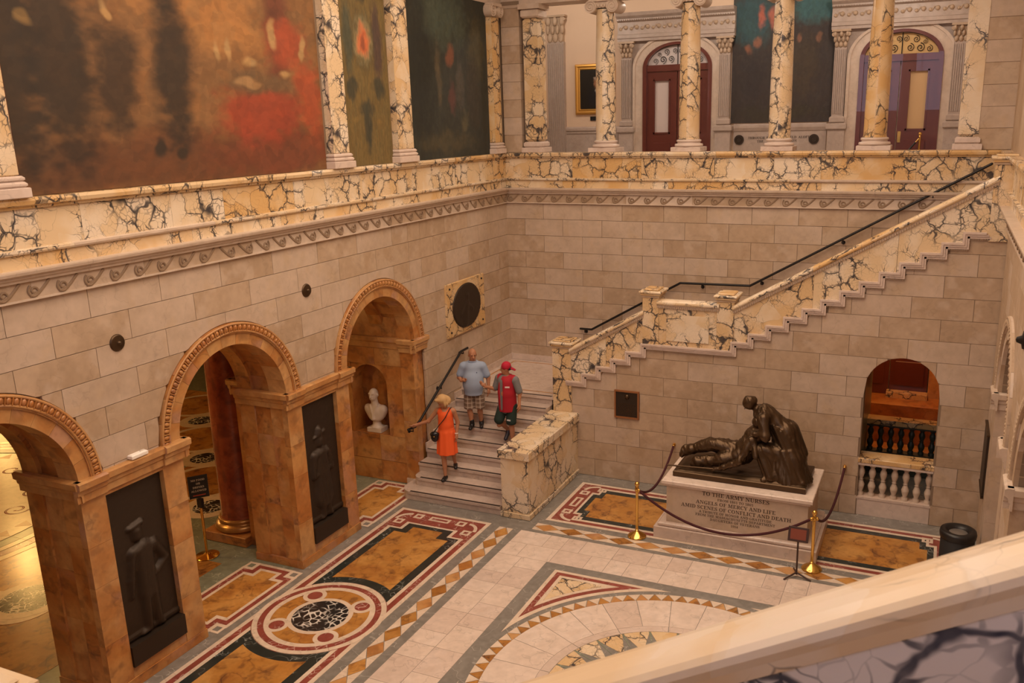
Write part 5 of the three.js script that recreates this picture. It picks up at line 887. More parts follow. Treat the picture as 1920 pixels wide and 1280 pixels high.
{ // bust in the niche of the corridor end wall
  const t = thing('marble_bust', 'white marble bust of a man on a small socle in the wall niche', 'bust'), x = -9.87, z = -13.58, y = 0.95;
  mesh('socle', [cbox(x - 0.16, x + 0.16, y, y + 0.10, z - 0.14, z + 0.10, 0.01), lathe([[0.13, y + 0.10], [0.09, y + 0.14], [0.075, y + 0.22], [0.10, y + 0.26]], 20).translate(x, 0, z - 0.02)], m.marbleWhite, t);
  const o = (a, b, c) => [x + a, y + b, z + c], P = [ell(o(0, 0.40, -0.02), [0.23, 0.17, 0.12]), ell(o(0, 0.30, 0), [0.15, 0.10, 0.10]), ell(o(-0.17, 0.46, -0.02), [0.09, 0.09, 0.08]), ell(o(0.17, 0.46, -0.02), [0.09, 0.09, 0.08]), cap(o(0, 0.5, 0), o(0, 0.66, 0.02), 0.075, 0.065), ell(o(0.0, 0.77, 0.03), [0.088, 0.12, 0.105], { k: 0.02 }), ell(o(0, 0.70, 0.07), [0.06, 0.05, 0.06], { k: 0.02 }), cap(o(0, 0.78, 0.13), o(0, 0.735, 0.15), 0.012, 0.018, { k: 0.012 }), ell(o(-0.09, 0.76, 0.02), [0.015, 0.032, 0.022], { k: 0.01 }), ell(o(0.09, 0.76, 0.02), [0.015, 0.032, 0.022], { k: 0.01 }), cap(o(-0.05, 0.80, 0.115), o(0.05, 0.80, 0.115), 0.014, 0.014, { k: 0.015 }), ell(o(-0.035, 0.775, 0.128), [0.017, 0.012, 0.012], { cut: true }), ell(o(0.035, 0.775, 0.128), [0.017, 0.012, 0.012], { cut: true }), cap(o(-0.03, 0.70, 0.125), o(0.03, 0.70, 0.125), 0.008, 0.008, { k: 0.01 }), cap(o(-0.08, 0.55, 0.06), o(0.02, 0.28, 0.11), 0.02, 0.02), cap(o(0.08, 0.55, 0.06), o(-0.02, 0.28, 0.11), 0.02, 0.02)];
  mesh('portrait_head_and_chest', bodyMesh(P, 0.011, 0.03), m.marbleWhite, t);
}
// monument: pedestal and bronze group
{
  const t = thing('stone_pedestal', 'pale inscribed marble pedestal under the bronze group', 'pedestal'), x0 = -3.90, x1 = -1.48, z0 = -14.43, z1 = -13.04;
  mesh('plinth', cbox(x0 - 0.12, x1 + 0.10, 0, 0.20, z0 - 0.06, z1 + 0.03, 0.006), m.white2, t); mesh('plinth_moulding', cbox(x0 - 0.06, x1 + 0.05, 0.20, 0.27, z0 - 0.03, z1 - 0.0, 0.02), m.white2, t);
  mesh('die', cbox(x0 + 0.07, x1 - 0.07, 0.27, 0.93, z0 + 0.05, z1 - 0.075, 0.004), m.stoneC, t); mesh('cap_moulding', cbox(x0 + 0.03, x1 - 0.03, 0.92, 0.965, z0 + 0.03, z1 - 0.03, 0.015), m.white, t); mesh('cap_slab', cbox(x0, x1, 0.962, 1.03, z0, z1, 0.01), m.white, t);
  const lines = [['TO THE ARMY NURSES', 0.068, 0.835], ['FROM 1861 TO 1865', 0.043, 0.765], ['ANGELS OF MERCY AND LIFE', 0.062, 0.68], ['AMID SCENES OF CONFLICT AND DEATH', 0.062, 0.59], ['A TRIBUTE OF HONOR AND GRATITUDE', 0.042, 0.525], ['FROM THE MASSACHUSETTS DEPARTMENT', 0.042, 0.465], ['DAUGHTERS OF VETERANS', 0.042, 0.405], ['1914', 0.038, 0.345]];
  for (const [s, h, y] of lines) { const g = new TextGeometry(s, { font: serif, size: h, depth: 0.003, curveSegments: 2 }); g.computeBoundingBox(); const w = g.boundingBox.max.x; g.translate(-w / 2, 0, 0); if (w > 2.0) g.scale(2.0 / w, 1, 1); g.translate((x0 + x1) / 2, y, z1 - 0.0765); mesh('inscription', g, M({ color: new THREE.Color().setRGB(0.07, 0.045, 0.03), roughness: 0.8 }), t); }
}
{
  const t = thing('bronze_group', 'dark bronze group of a seated woman bending over a reclining man', 'statue');
  const base = cbox(-3.77, -1.62, 1.03, 1.13, -14.28, -13.26, 0.012); mesh('base', base, m.bronze, t);
  const g0 = new THREE.PlaneGeometry(2.1, 0.98, 80, 40); g0.rotateX(-Math.PI / 2); { const p = g0.attributes.position; for (let i = 0; i < p.count; i++) { const X = p.getX(i), Z = p.getZ(i), e = Math.min(1, 12 * Math.min(1.05 - Math.abs(X), 0.49 - Math.abs(Z))); p.setY(i, e * (0.02 + 0.05 * fbm(X * 0.4 + 1, Z * 0.4 + 1, 8, 4, 66))); } g0.computeVertexNormals(); } g0.translate(-2.695, 1.125, -13.77); mesh('rough_ground', g0, m.bronze, t);
  const Z = -13.72, o = (x, y, z = 0) => [x, y, Z + z];
  const man = [cap(o(-3.66, 1.35, 0.05), o(-3.24, 1.52, 0.05), 0.085, 0.10), cap(o(-3.24, 1.52, 0.05), o(-2.82, 1.47, 0.0), 0.115, 0.15), cap(o(-3.74, 1.26, 0.05), o(-3.66, 1.40, 0.05), 0.05, 0.06), cap(o(-3.42, 1.25, 0.22), o(-3.05, 1.32, 0.2), 0.085, 0.10), cap(o(-3.05, 1.32, 0.2), o(-2.76, 1.38, 0.1), 0.115, 0.145), cap(o(-3.50, 1.2, 0.24), o(-3.42, 1.27, 0.22), 0.05, 0.06),
    ell(o(-2.72, 1.42, 0.06), [0.20, 0.17, 0.20]), cap(o(-2.70, 1.44, 0.05), o(-2.50, 1.72, 0.03), 0.18, 0.19), ell(o(-2.48, 1.78, 0.04), [0.17, 0.14, 0.22]), cap(o(-2.46, 1.84, 0.02), o(-2.44, 1.94, 0.06), 0.06, 0.06), ell(o(-2.47, 2.01, 0.08), [0.10, 0.10, 0.10]), cap(o(-2.54, 1.74, 0.24), o(-2.70, 1.40, 0.38), 0.075, 0.065), cap(o(-2.70, 1.40, 0.38), o(-3.00, 1.24, 0.36), 0.06, 0.045), ell(o(-3.06, 1.23, 0.36), [0.06, 0.035, 0.045]), cap(o(-2.50, 1.74, 0.22), o(-2.44, 1.52, 0.36), 0.06, 0.05)];
  for (let i = 0; i < 4; i++) man.push(cap(o(-3.06, 1.22, 0.33 + i * 0.022), o(-3.13, 1.20, 0.33 + i * 0.022), 0.012, 0.010, { k: 0.008 }));
  const folds = (g, amp) => { const p = g.attributes.position, n = g.attributes.normal; for (let i = 0; i < p.count; i++) { const X = p.getX(i), Y = p.getY(i), Z2 = p.getZ(i), f = amp * (fbm(X * 0.9 + Y * 0.5 + 3, Z2 * 0.9 + Y * 0.25 + 3, 16, 3, 21) - 0.5); p.setXYZ(i, X + n.getX(i) * f, Y + n.getY(i) * f, Z2 + n.getZ(i) * f); } g.computeVertexNormals(); return g; };
  mesh('reclining_man', folds(bodyMesh(man, 0.015, 0.035), 0.05), m.bronze, t);
  const wom = [ell(o(-2.64, 2.31, 0.06), [0.105, 0.115, 0.10]), ell(o(-2.60, 2.345, 0.03), [0.105, 0.09, 0.105]), cap(o(-2.56, 2.24, 0.03), o(-2.42, 2.20, 0.0), 0.055, 0.07), cap(o(-2.40, 2.14, 0), o(-2.05, 1.84, -0.05), 0.16, 0.2), ell(o(-2.36, 2.12, 0), [0.15, 0.14, 0.25]), cap(o(-2.05, 1.84, -0.05), o(-1.96, 1.5, -0.05), 0.23, 0.28), cap(o(-2.38, 2.12, 0.2), o(-2.30, 1.86, 0.30), 0.09, 0.085), cap(o(-2.30, 1.86, 0.30), o(-2.47, 1.86, 0.24), 0.08, 0.055), cap(o(-2.36, 2.1, -0.22), o(-2.42, 1.88, -0.22), 0.08, 0.07),
    cap(o(-2.0, 1.5, 0.08), o(-2.36, 1.58, 0.2), 0.20, 0.14), cap(o(-2.36, 1.58, 0.2), o(-2.2, 1.2, 0.30), 0.13, 0.12), cap(o(-1.95, 1.4, 0.05), o(-1.9, 1.17, 0.15), 0.28, 0.24), cap(o(-1.85, 1.3, -0.05), o(-1.74, 1.15, 0.0), 0.18, 0.11), cap(o(-2.15, 1.2, 0.28), o(-2.28, 1.14, 0.38), 0.12, 0.06), cap(o(-1.8, 1.2, 0.25), o(-1.72, 1.14, 0.3), 0.12, 0.08), cap(o(-2.66, 2.26, 0.13), o(-2.68, 2.23, 0.14), 0.012, 0.016, { k: 0.012 })];
  for (let i = 0; i < 6; i++) { const a = -0.6 + i * 0.5; wom.push(cap(o(-2.2 + 0.12 * i * 0.5, 2.02 - 0.05 * i, 0.19 - 0.01 * i), o(-1.98 + 0.03 * i, 1.62, 0.24 - 0.03 * i), 0.025, 0.03, { k: 0.03 })); }
  for (let i = 0; i < 11; i++) { const a = -0.2 + i * 0.24; wom.push(cap(o(-2.02 + 0.20 * Math.cos(a), 1.62, 0.02 + 0.24 * Math.sin(a)), o(-1.95 + 0.34 * Math.cos(a + 0.1), 1.12, 0.06 + 0.34 * Math.sin(a + 0.1)), 0.022, 0.045, { k: 0.035 })); }
  for (let i = 0; i < 4; i++) wom.push(cap(o(-2.50, 1.85 - i * 0.006, 0.21 + i * 0.02), o(-2.57, 1.83 - i * 0.006, 0.22 + i * 0.02), 0.012, 0.010, { k: 0.008 }));
  mesh('seated_woman', folds(bodyMesh(wom, 0.015, 0.035), 0.05), m.bronze, t);
  mesh('rod', rod(o(-3.88, 1.19, 0.40), o(-3.02, 1.22, 0.37), 0.014, 0.017), m.bronze, t);
}
{ // small bronze plaque on the stair wall
  const t = thing('wall_plaque', 'small dark inscribed plaque in a brown frame below the stair', 'plaque'), z = ZS - 0.02;
  mesh('frame', wallZ([[-5.45, 1.28], [-4.96, 1.28], [-4.96, 1.83], [-5.45, 1.83]], z, 0.04, [[[-5.42, 1.31], [-4.99, 1.31], [-4.99, 1.80], [-5.42, 1.80]]]), M({ color: new THREE.Color().setRGB(0.26, 0.10, 0.035), roughness: 0.4 }), t); mesh('plate', box(-5.42, -4.99, 1.31, 1.80, z, z + 0.02), m.bronzeDark, t);
  const gs = []; for (let i = 0; i < 9; i++) for (let x = -5.37 + (i % 3) * 0.01; x < -5.05; x += 0.045 + (i % 2) * 0.01) gs.push(box(x, x + 0.032, 1.35 + i * 0.026, 1.362 + i * 0.026, z + 0.019, z + 0.023)); gs.push(ball(-5.2, 1.71, z + 0.015, 0.05, 1.1, 12)); mesh('raised_detail', gs, m.bronze, t);
}
// brass posts, ropes, notice
const posts = [[-4.28, -12.92, 'brass rope post at the end of the pedestal towards the stair parapet'], [-1.42, -12.84, 'brass rope post next to the brown notice stand']];
for (const [x, z, lb] of posts) {
  const t = thing('rope_post', lb, 'post');
  mesh('base', lathe([[0, 0], [0.155, 0], [0.158, 0.012], [0.145, 0.03], [0.10, 0.06], [0.05, 0.09], [0.03, 0.11], [0.028, 0.13], [0, 0.13]], 32).translate(x, 0, z), m.brass, t);
  mesh('pole', rod([x, 0.12, z], [x, 0.90, z], 0.024, 0.024, 16), m.brass, t); mesh('collar', lathe([[0, 0.82], [0.034, 0.82], [0.04, 0.84], [0.034, 0.86], [0.03, 0.90], [0.02, 0.915], [0, 0.915]], 18).translate(x, 0, z), m.brass, t); mesh('ball', ball(x, 0.945, z, 0.042), m.brass, t);
}
function ropeThing(label, a, b, sag) { const t = thing('barrier_rope', label, 'rope'), pts = []; for (let i = 0; i <= 14; i++) { const u = i / 14; pts.push([lerp(a[0], b[0], u), lerp(a[1], b[1], u) - sag * 4 * u * (1 - u), lerp(a[2], b[2], u)]); } mesh('rope', tube(pts, 0.022, 50, 8), m.rope, t); for (const p of [a, b]) mesh('brass_hook', ball(...p, 0.026, 1.2, 10), m.brass, t); return t; }
ropeThing('dark red velvet rope hanging in front of the pedestal inscription', [-4.24, 0.84, -12.90], [-1.46, 0.84, -12.82], 0.50);
ropeThing('dark red velvet rope from the wall hook to the post near the stair parapet', [-4.30, 0.84, -12.95], [-4.27, 0.86, ZS + 0.04], 0.36);
ropeThing('dark red velvet rope from the wall hook to the post near the notice', [-1.38, 0.84, -12.86], [-1.21, 0.86, ZS + 0.04], 0.36);
for (const [x, lb] of [[-4.27, 'brass rope hook on the wall near the small plaque'], [-1.21, 'brass rope hook on the wall near the arched opening']]) { const t = thing('wall_hook', lb, 'hook'); mesh('plate', rod([x, 0.87, ZS - 0.02], [x, 0.87, ZS + 0.01], 0.03), m.brass, t); mesh('peg', rod([x, 0.88, ZS], [x, 0.90, ZS + 0.06], 0.012), m.brass, t); }
{
  const t = thing('notice_stand', 'low dark brown notice on a thin tripod stand', 'sign'), x = -1.60, z = -12.52, br = M({ color: new THREE.Color().setRGB(0.045, 0.018, 0.012), roughness: 0.45 });
  mesh('pole', rod([x, 0.04, z], [x, 0.62, z], 0.014), br, t); for (const a of [0.35, 2.3, 4.4]) mesh('leg', rod([x, 0.07, z], [x + 0.24 * Math.cos(a), 0.012, z + 0.24 * Math.sin(a)], 0.014, 0.012), br, t);
  const tilt = (g) => { g.rotateX(-0.35); g.translate(x, 0.70, z); return g; };
  mesh('frame', tilt(cbox(-0.15, 0.15, -0.11, 0.11, -0.012, 0.012, 0.005)), br, t); mesh('panel', tilt(box(-0.115, 0.115, -0.078, 0.078, 0.0121, 0.014)), M({ color: new THREE.Color().setRGB(0.20, 0.045, 0.02), roughness: 0.5 }), t);
}
{ // waste bin
  const t = thing('waste_bin', 'round black waste bin in the corner near the arched opening', 'bin'), x = 0.60, z = -13.52;
  mesh('drum', lathe([[0, 0], [0.235, 0], [0.24, 0.02], [0.24, 0.62], [0, 0.62]], 36).translate(x, 0, z), M({ color: new THREE.Color().setRGB(0.018, 0.018, 0.019), roughness: 0.6 }), t); mesh('rim', lathe([[0.13, 0.66], [0.14, 0.69], [0.2, 0.715], [0.25, 0.705], [0.262, 0.66], [0.255, 0.60], [0.24, 0.60]], 36).translate(x, 0, z), m.black, t); mesh('ash_tray', lathe([[0, 0.675], [0.13, 0.665], [0.135, 0.66]], 28).translate(x, 0, z), M({ color: new THREE.Color().setRGB(0.35, 0.33, 0.31), metalness: 0.7, roughness: 0.35 }), t);
}
// opening below the stair: two balustrades, sill, dark doors beyond
function baluster(x, y0, y1, z, mat, t) { const h = y1 - y0, g = lathe([[0.055, 0], [0.055, 0.09], [0.035, 0.12], [0.06, 0.26], [0.065, 0.33], [0.035, 0.46], [0.03, 0.49], [0.045, 0.5], [0.03, 0.52], [0.035, 0.55], [0.06, 0.7], [0.055, 0.78], [0.03, 0.88], [0.05, 0.91], [0.05, 1]].map(([r, v]) => [r, y0 + v * h]), 14); g.translate(x, 0, z); mesh('baluster', g, mat, t); }
{
  const t = thing('stone_balustrade', 'pale stone balustrade with a yellow sill in the arched opening', 'balustrade'), z = -15.22, x0 = DOORC - DOORR - 0.02, x1 = DOORC + DOORR + 0.02;
  mesh('plinth', box(x0, x1, 0, 0.30, z - 0.1, z + 0.1), m.white2, t); mesh('plinth_moulding', box(x0, x1, 0.30, 0.34, z - 0.11, z + 0.11), m.white2, t); for (let i = 0; i < 7; i++) baluster(x0 + 0.06 + i * (x1 - x0 - 0.12) / 6, 0.34, 0.93, z, m.trim, t);
  mesh('top_rail', box(x0, x1, 0.93, 0.97, z - 0.12, z + 0.12), m.white2, t); mesh('sill', cbox(x0, x1, 0.97, 1.06, z - 0.26, z + 0.13, 0.012), m.breC, t);
}
{
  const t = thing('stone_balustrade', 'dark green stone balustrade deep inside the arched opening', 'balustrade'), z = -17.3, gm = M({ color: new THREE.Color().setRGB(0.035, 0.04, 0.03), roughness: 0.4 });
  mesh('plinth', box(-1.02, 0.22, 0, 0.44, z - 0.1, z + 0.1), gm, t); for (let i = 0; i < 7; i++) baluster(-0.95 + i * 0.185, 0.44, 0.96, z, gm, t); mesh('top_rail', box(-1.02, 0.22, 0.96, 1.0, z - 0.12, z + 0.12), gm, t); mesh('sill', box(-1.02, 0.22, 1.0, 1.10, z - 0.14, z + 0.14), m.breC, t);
}
{
  const t = structure('door_3', 'dark red wooden doors seen through the arched opening', 'door'), z = -20.25, y = 0.72;
  mesh('door_leaf', cbox(-1.62, -0.82, y, 3.3, z, z + 0.07, 0.01), m.wood, t); mesh('door_leaf', cbox(-0.80, -0.02, y, 3.3, z, z + 0.07, 0.01), m.wood, t); for (const x of [-1.52, -0.70]) for (const [a, b] of [[0.95, 1.5], [1.65, 2.9]]) mesh('door_panel', cbox(x, x + 0.6, a, b, z + 0.06, z + 0.1, 0.012), m.wood, t); mesh('jamb', box(0.0, 0.34, y, 3.4, z, z + 0.12), m.sienaA, t);
  mesh('threshold', box(-0.84, 0.0, y - 0.0, y + 0.12, z + 0.08, z + 0.34), m.breC, t); mesh('marble_platform', box(-4.4, 2.9, 0, y, -21.3, -19.4), m.sienaB, t); mesh('marble_step', box(-4.4, 2.9, 0, y - 0.3, -19.4, -19.0), m.sienaB, t);
}
// ---------- people ----------
const skinM = M({ color: new THREE.Color().setRGB(0.42, 0.19, 0.10), roughness: 0.6 }), eyeM = M({ color: new THREE.Color().setRGB(0.03, 0.02, 0.015), roughness: 0.3 }), lipM = M({ color: new THREE.Color().setRGB(0.28, 0.08, 0.06), roughness: 0.6 });
const col = (r, g, b, rough = 0.85) => M({ color: new THREE.Color().setRGB(r, g, b), roughness: rough });
function hand(P, w, dir, side, s) {              // wrist point, direction of the fingers, side of the thumb
  const D = V3(...dir).normalize(), S = V3(...side).normalize(), at = (a, b, c = 0) => { const N = D.clone().cross(S); return [w[0] + D.x * a + S.x * b + N.x * c, w[1] + D.y * a + S.y * b + N.y * c, w[2] + D.z * a + S.z * b + N.z * c]; };
  P.push(cap(at(0.0, 0), at(0.075 * s, 0), 0.030 * s, 0.036 * s, { k: 0.02 }));
  [[0.028, 0.150], [0.010, 0.165], [-0.010, 0.158], [-0.028, 0.135]].forEach(([b, l], i) => { P.push(cap(at(0.075 * s, b * s), at((l - 0.035) * s, b * 1.15 * s, 0.012 * s), 0.0105 * s, 0.0095 * s, { k: 0.006 })); P.push(cap(at((l - 0.035) * s, b * 1.15 * s, 0.012 * s), at(l * s, b * 1.1 * s, 0.034 * s), 0.0095 * s, 0.008 * s, { k: 0.006 })); });
  P.push(cap(at(0.02 * s, 0.03 * s), at(0.065 * s, 0.062 * s, 0.012 * s), 0.014 * s, 0.011 * s, { k: 0.01 }));
}
function head(P, c, yaw, pitch = 0) {             // skull, jaw, nose, ears, brow; returns a placer for face parts
  const e = new THREE.Euler(pitch, yaw, 0, 'YXZ'), q = (x, y, z) => { const v = V3(x, y, z).applyEuler(e); return [c[0] + v.x, c[1] + v.y, c[2] + v.z]; }, iq = new THREE.Quaternion().setFromEuler(e).invert();
  P.push(ell(q(0, 0.03, -0.01), [0.078, 0.098, 0.096], { q: iq, k: 0.02 }), ell(q(0, -0.045, 0.02), [0.060, 0.075, 0.068], { q: iq, k: 0.025 }), cap(q(0, 0.0, 0.088), q(0, -0.032, 0.104), 0.010, 0.016, { k: 0.012 }), ell(q(0.079, -0.01, -0.01), [0.012, 0.030, 0.020], { q: iq, k: 0.008 }), ell(q(-0.079, -0.01, -0.01), [0.012, 0.030, 0.020], { q: iq, k: 0.008 }), cap(q(-0.04, 0.022, 0.078), q(0.04, 0.022, 0.078), 0.012, 0.012, { k: 0.015 }), ell(q(0, -0.095, 0.055), [0.026, 0.02, 0.022], { q: iq, k: 0.02 }), cap(q(-0.02, -0.066, 0.080), q(0.02, -0.066, 0.080), 0.008, 0.008, { k: 0.008 }));
  return q;
}
function face(t, q) { for (const s of [-1, 1]) { mesh('eye', ball(...q(s * 0.031, 0.002, 0.080), 0.0095, 0.7, 10), eyeM, t); mesh('eyebrow', rod(q(s * 0.048, 0.026, 0.080), q(s * 0.014, 0.028, 0.091), 0.0045), eyeM, t); } mesh('mouth', rod(q(-0.022, -0.066, 0.0835), q(0.022, -0.066, 0.0835), 0.0055), lipM, t); }
function shoe(P, heel, dir, l = 0.17) { const d = V3(...dir).normalize(); const p = (a, h) => [heel[0] + d.x * a, heel[1] + h + d.y * a, heel[2] + d.z * a]; P.push(cap(p(0, 0.045), p(l, 0.036), 0.043, 0.038), cap(p(0.0, 0.09), p(0.04, 0.06), 0.045, 0.045)); return p; }
function place(t, x, y, z, yaw, s) { t.position.set(x, y, z); t.rotation.y = yaw; t.scale.setScalar(s); }
const bodyOf = (t, P, cell = 0.0085) => mesh('body', bodyMesh(P, cell, 0.025), skinM, t);

{ // heavy-set man in a pale blue polo shirt and plaid shorts; local frame: +z faces where he walks
  const t = thing('person', 'older man in a pale blue polo shirt and plaid shorts on the steps', 'person'), P = [];
  const hipY = 0.80, sh = 1.33;
  P.push(cap([0, hipY, 0], [0, 1.08, 0.03], 0.16, 0.185), ell([0, 1.0, 0.07], [0.2, 0.18, 0.17]), cap([0, 1.08, 0.02], [0, 1.26, 0], 0.175, 0.165), cap([-0.16, sh - 0.02, 0], [0.16, sh - 0.02, 0], 0.085, 0.085), cap([0, sh, 0], [0, 1.46, 0.03], 0.068, 0.062));
  const q = head(P, [0.01, 1.56, 0.05], 0.35, 0.12);
  const L = [[0.10, 0.80, 0], [0.11, 0.46, 0.05], [0.12, 0.09, -0.03]], Rg = [[-0.10, 0.80, 0], [-0.10, 0.46, 0.07], [-0.06, 0.09, 0.08]];
  for (const [a, b, c] of [L, Rg]) P.push(cap(a, b, 0.10, 0.062), cap(b, c, 0.060, 0.038), cap([b[0], b[1] - 0.12, b[2] - 0.02], [c[0], c[1] + 0.2, c[2] - 0.02], 0.052, 0.04));
  const eL = [0.30, 1.06, -0.02], wL = [0.31, 0.84, 0.04], eR = [-0.29, 1.07, 0.0], wR = [-0.22, 1.06, 0.2];
  P.push(cap([0.2, sh - 0.03, 0], eL, 0.062, 0.047), cap(eL, wL, 0.046, 0.030), cap([-0.2, sh - 0.03, 0], eR, 0.062, 0.047), cap(eR, wR, 0.046, 0.030));
  hand(P, wL, [0, -1, 0.1], [0, 0, 1], 1); hand(P, wR, [0.75, 0.25, 0.35], [0, 1, 0.2], 1);
  bodyOf(t, P); face(t, q);
  const S = [cap([0, 0.66, 0.01], [0, 1.08, 0.035], 0.192, 0.205), ell([0, 0.97, 0.07], [0.215, 0.25, 0.18]), cap([0, 1.08, 0.02], [0, 1.27, 0], 0.195, 0.18), cap([-0.17, sh - 0.02, 0], [0.17, sh - 0.02, 0], 0.097, 0.097), cap([0.2, sh - 0.03, 0], [0.27, 1.13, -0.01], 0.085, 0.08), cap([-0.2, sh - 0.03, 0], [-0.268, 1.14, 0], 0.085, 0.08), ell([0, 0.40, 0], [2.2, 0.33, 2.2], { cut: true }), cap([0, 1.45, 0.03], [0, 1.6, 0.05], 0.075, 0.1, { cut: true })];
  const shirt = mesh('polo_shirt', bodyMesh(S, 0.0095, 0.03), col(0.30, 0.37, 0.50), t); mesh('collar', new THREE.TorusGeometry(0.078, 0.017, 8, 24).rotateX(Math.PI / 2 - 0.25).translate(0, 1.405, 0.03), col(0.28, 0.35, 0.48), shirt); mesh('chest_emblem', ball(0.1, 1.22, 0.175, 0.009, 1.3, 8), col(0.04, 0.05, 0.12), shirt);
  const pl = dataTex(128, 128, (u, v) => { const s1 = (u * 4) % 1, s2 = (v * 4) % 1; let c = [0.22, 0.15, 0.10]; if (s1 < 0.3) c = mix3(c, [0.12, 0.07, 0.05], 0.5); if (s2 < 0.3) c = mix3(c, [0.12, 0.07, 0.05], 0.5); if (Math.abs(s1 - 0.6) < 0.07 || Math.abs(s2 - 0.6) < 0.07) c = mix3(c, [0.55, 0.46, 0.38], 0.75); return c; });
  const H = [cap([0, 0.80, 0.01], [0, 0.84, 0.01], 0.178, 0.182), cap([0.095, 0.78, 0], [0.112, 0.40, 0.045], 0.118, 0.110), cap([-0.095, 0.78, 0], [-0.102, 0.40, 0.065], 0.118, 0.110), ell([0, 0.10, 0.05], [2.2, 0.325, 2.2], { cut: true })];
  const hg = uvBox(bodyMesh(H, 0.0095, 0.02), [0, 0], 0.34); mesh('plaid_shorts', hg, M({ map: pl, roughness: 0.9 }), t, false);
  for (const [c, d] of [[L[2], [0.1, -0.0, 1]], [Rg[2], [-0.1, 0, 1]]]) { const F = []; shoe(F, [c[0], 0.0, c[2] - 0.02], d); F.push(cap([c[0], 0.08, c[2]], [c[0], 0.16, c[2]], 0.05, 0.047)); mesh('black_shoe', bodyMesh(F, 0.009, 0.02), m.black, t); }
  mesh('wristband', new THREE.TorusGeometry(0.034, 0.008, 6, 16).rotateX(Math.PI / 2).translate(0.309, 0.87, 0.035), m.black, t);
  const hr = [ell(q(0, 0.05, -0.03), [0.082, 0.082, 0.088], { q: new THREE.Quaternion() })]; mesh('cropped_hair', bodyMesh([ell(q(0, 0.035, -0.035), [0.080, 0.080, 0.080])], 0.008, 0.01), col(0.36, 0.2, 0.13), t);
  place(t, -8.08, 1.0068, -14.34, 0.35, 0.945);
}
{ // woman in an orange dress holding the handrail
  const t = thing('person', 'blonde woman in a bright orange sleeveless dress with a black shoulder bag', 'person'), P = [];
  P.push(cap([0, 0.92, -0.02], [0, 1.12, 0], 0.125, 0.12), cap([0, 1.12, 0], [0, 1.30, 0.0], 0.125, 0.13), cap([-0.13, 1.37, 0], [0.13, 1.37, 0], 0.062, 0.062), cap([0, 1.38, 0.01], [0, 1.50, 0.045], 0.05, 0.048));
  const q = head(P, [-0.02, 1.57, 0.07], -1.05, 0.55);
  const L = [[0.08, 0.9, 0], [0.09, 0.60, -0.02], [0.11, 0.27, -0.12]], Rg = [[-0.08, 0.9, 0], [-0.06, 0.48, 0.07], [-0.04, 0.10, 0.10]];
  for (const [a, b, c] of [L, Rg]) P.push(cap(a, b, 0.085, 0.055), cap(b, c, 0.05, 0.032), cap([b[0], b[1] - 0.1, b[2] - 0.02], [c[0], c[1] + 0.17, c[2] - 0.015], 0.046, 0.035));
  const eL = [0.22, 1.12, -0.05], wL = [0.20, 0.90, 0.02], eR = [-0.33, 1.16, 0.02], wR = [-0.57, 1.08, 0.02];
  P.push(cap([0.165, 1.36, 0], eL, 0.047, 0.037), cap(eL, wL, 0.036, 0.025), cap([-0.165, 1.36, 0], eR, 0.047, 0.037), cap(eR, wR, 0.036, 0.025)); hand(P, wL, [0, -1, 0.1], [0, 0, 1], 0.9); hand(P, wR, [-0.8, -0.25, 0.25], [0, 0.4, 1], 0.9);
  bodyOf(t, P); face(t, q);
  const D = [cap([0, 0.42, 0.01], [0, 0.95, -0.01], 0.19, 0.16), cap([0, 0.95, -0.01], [0, 1.10, 0], 0.15, 0.138), cap([0, 1.10, 0], [0, 1.28, 0], 0.145, 0.143), cap([-0.10, 1.36, 0], [0.10, 1.36, 0], 0.072, 0.072), ell([0, 0.2, 0], [2.2, 0.32, 2.2], { cut: true }), cap([0, 1.43, 0.03], [0, 1.6, 0.06], 0.065, 0.09, { cut: true })];
  for (let i = 0; i < 9; i++) { const a = i / 9 * Math.PI * 2; D.splice(4, 0, cap([0.15 * Math.cos(a), 0.95, 0.13 * Math.sin(a)], [0.175 * Math.cos(a), 0.45, 0.17 * Math.sin(a)], 0.025, 0.04, { k: 0.03 })); }
  const dress = mesh('orange_dress', bodyMesh(D, 0.0095, 0.03), M({ color: new THREE.Color().setRGB(0.85, 0.115, 0.02), roughness: 0.75 }), t); mesh('waistband', new THREE.TorusGeometry(0.148, 0.007, 6, 32).scale(1, 0.96, 1).rotateX(Math.PI / 2).translate(0, 1.03, -0.005), M({ color: new THREE.Color().setRGB(0.9, 0.17, 0.05), roughness: 0.8 }), dress);
  for (const [c, y] of [[L[2], 0.168 / 0.95], [Rg[2], 0]]) { const F = []; shoe(F, [c[0], y, c[2] - 0.02], [c[0] > 0 ? 0.25 : -0.15, 0, 1], 0.15); mesh('black_shoe', bodyMesh([F[0]], 0.008, 0.02), m.black, t); }
  const Hh = [ell(q(0, 0.05, -0.02), [0.103, 0.096, 0.105]), ell(q(0, -0.02, -0.06), [0.10, 0.10, 0.075]), ell(q(-0.07, -0.03, -0.01), [0.03, 0.08, 0.05]), ell(q(0.07, -0.03, -0.01), [0.03, 0.08, 0.05]), ell(q(0.02, 0.085, 0.055), [0.075, 0.035, 0.045])]; for (let i = 0; i < 8; i++) { const a = i / 8 * 3.6 - 1.8; Hh.push(cap(q(0.06 * Math.sin(a), 0.10, -0.03 - 0.05 * Math.cos(a)), q(0.095 * Math.sin(a), -0.07, -0.02 - 0.08 * Math.cos(a)), 0.014, 0.012, { k: 0.012 })); }
  mesh('blonde_hair', bodyMesh(Hh, 0.008, 0.02), col(0.55, 0.34, 0.15, 0.7), t);
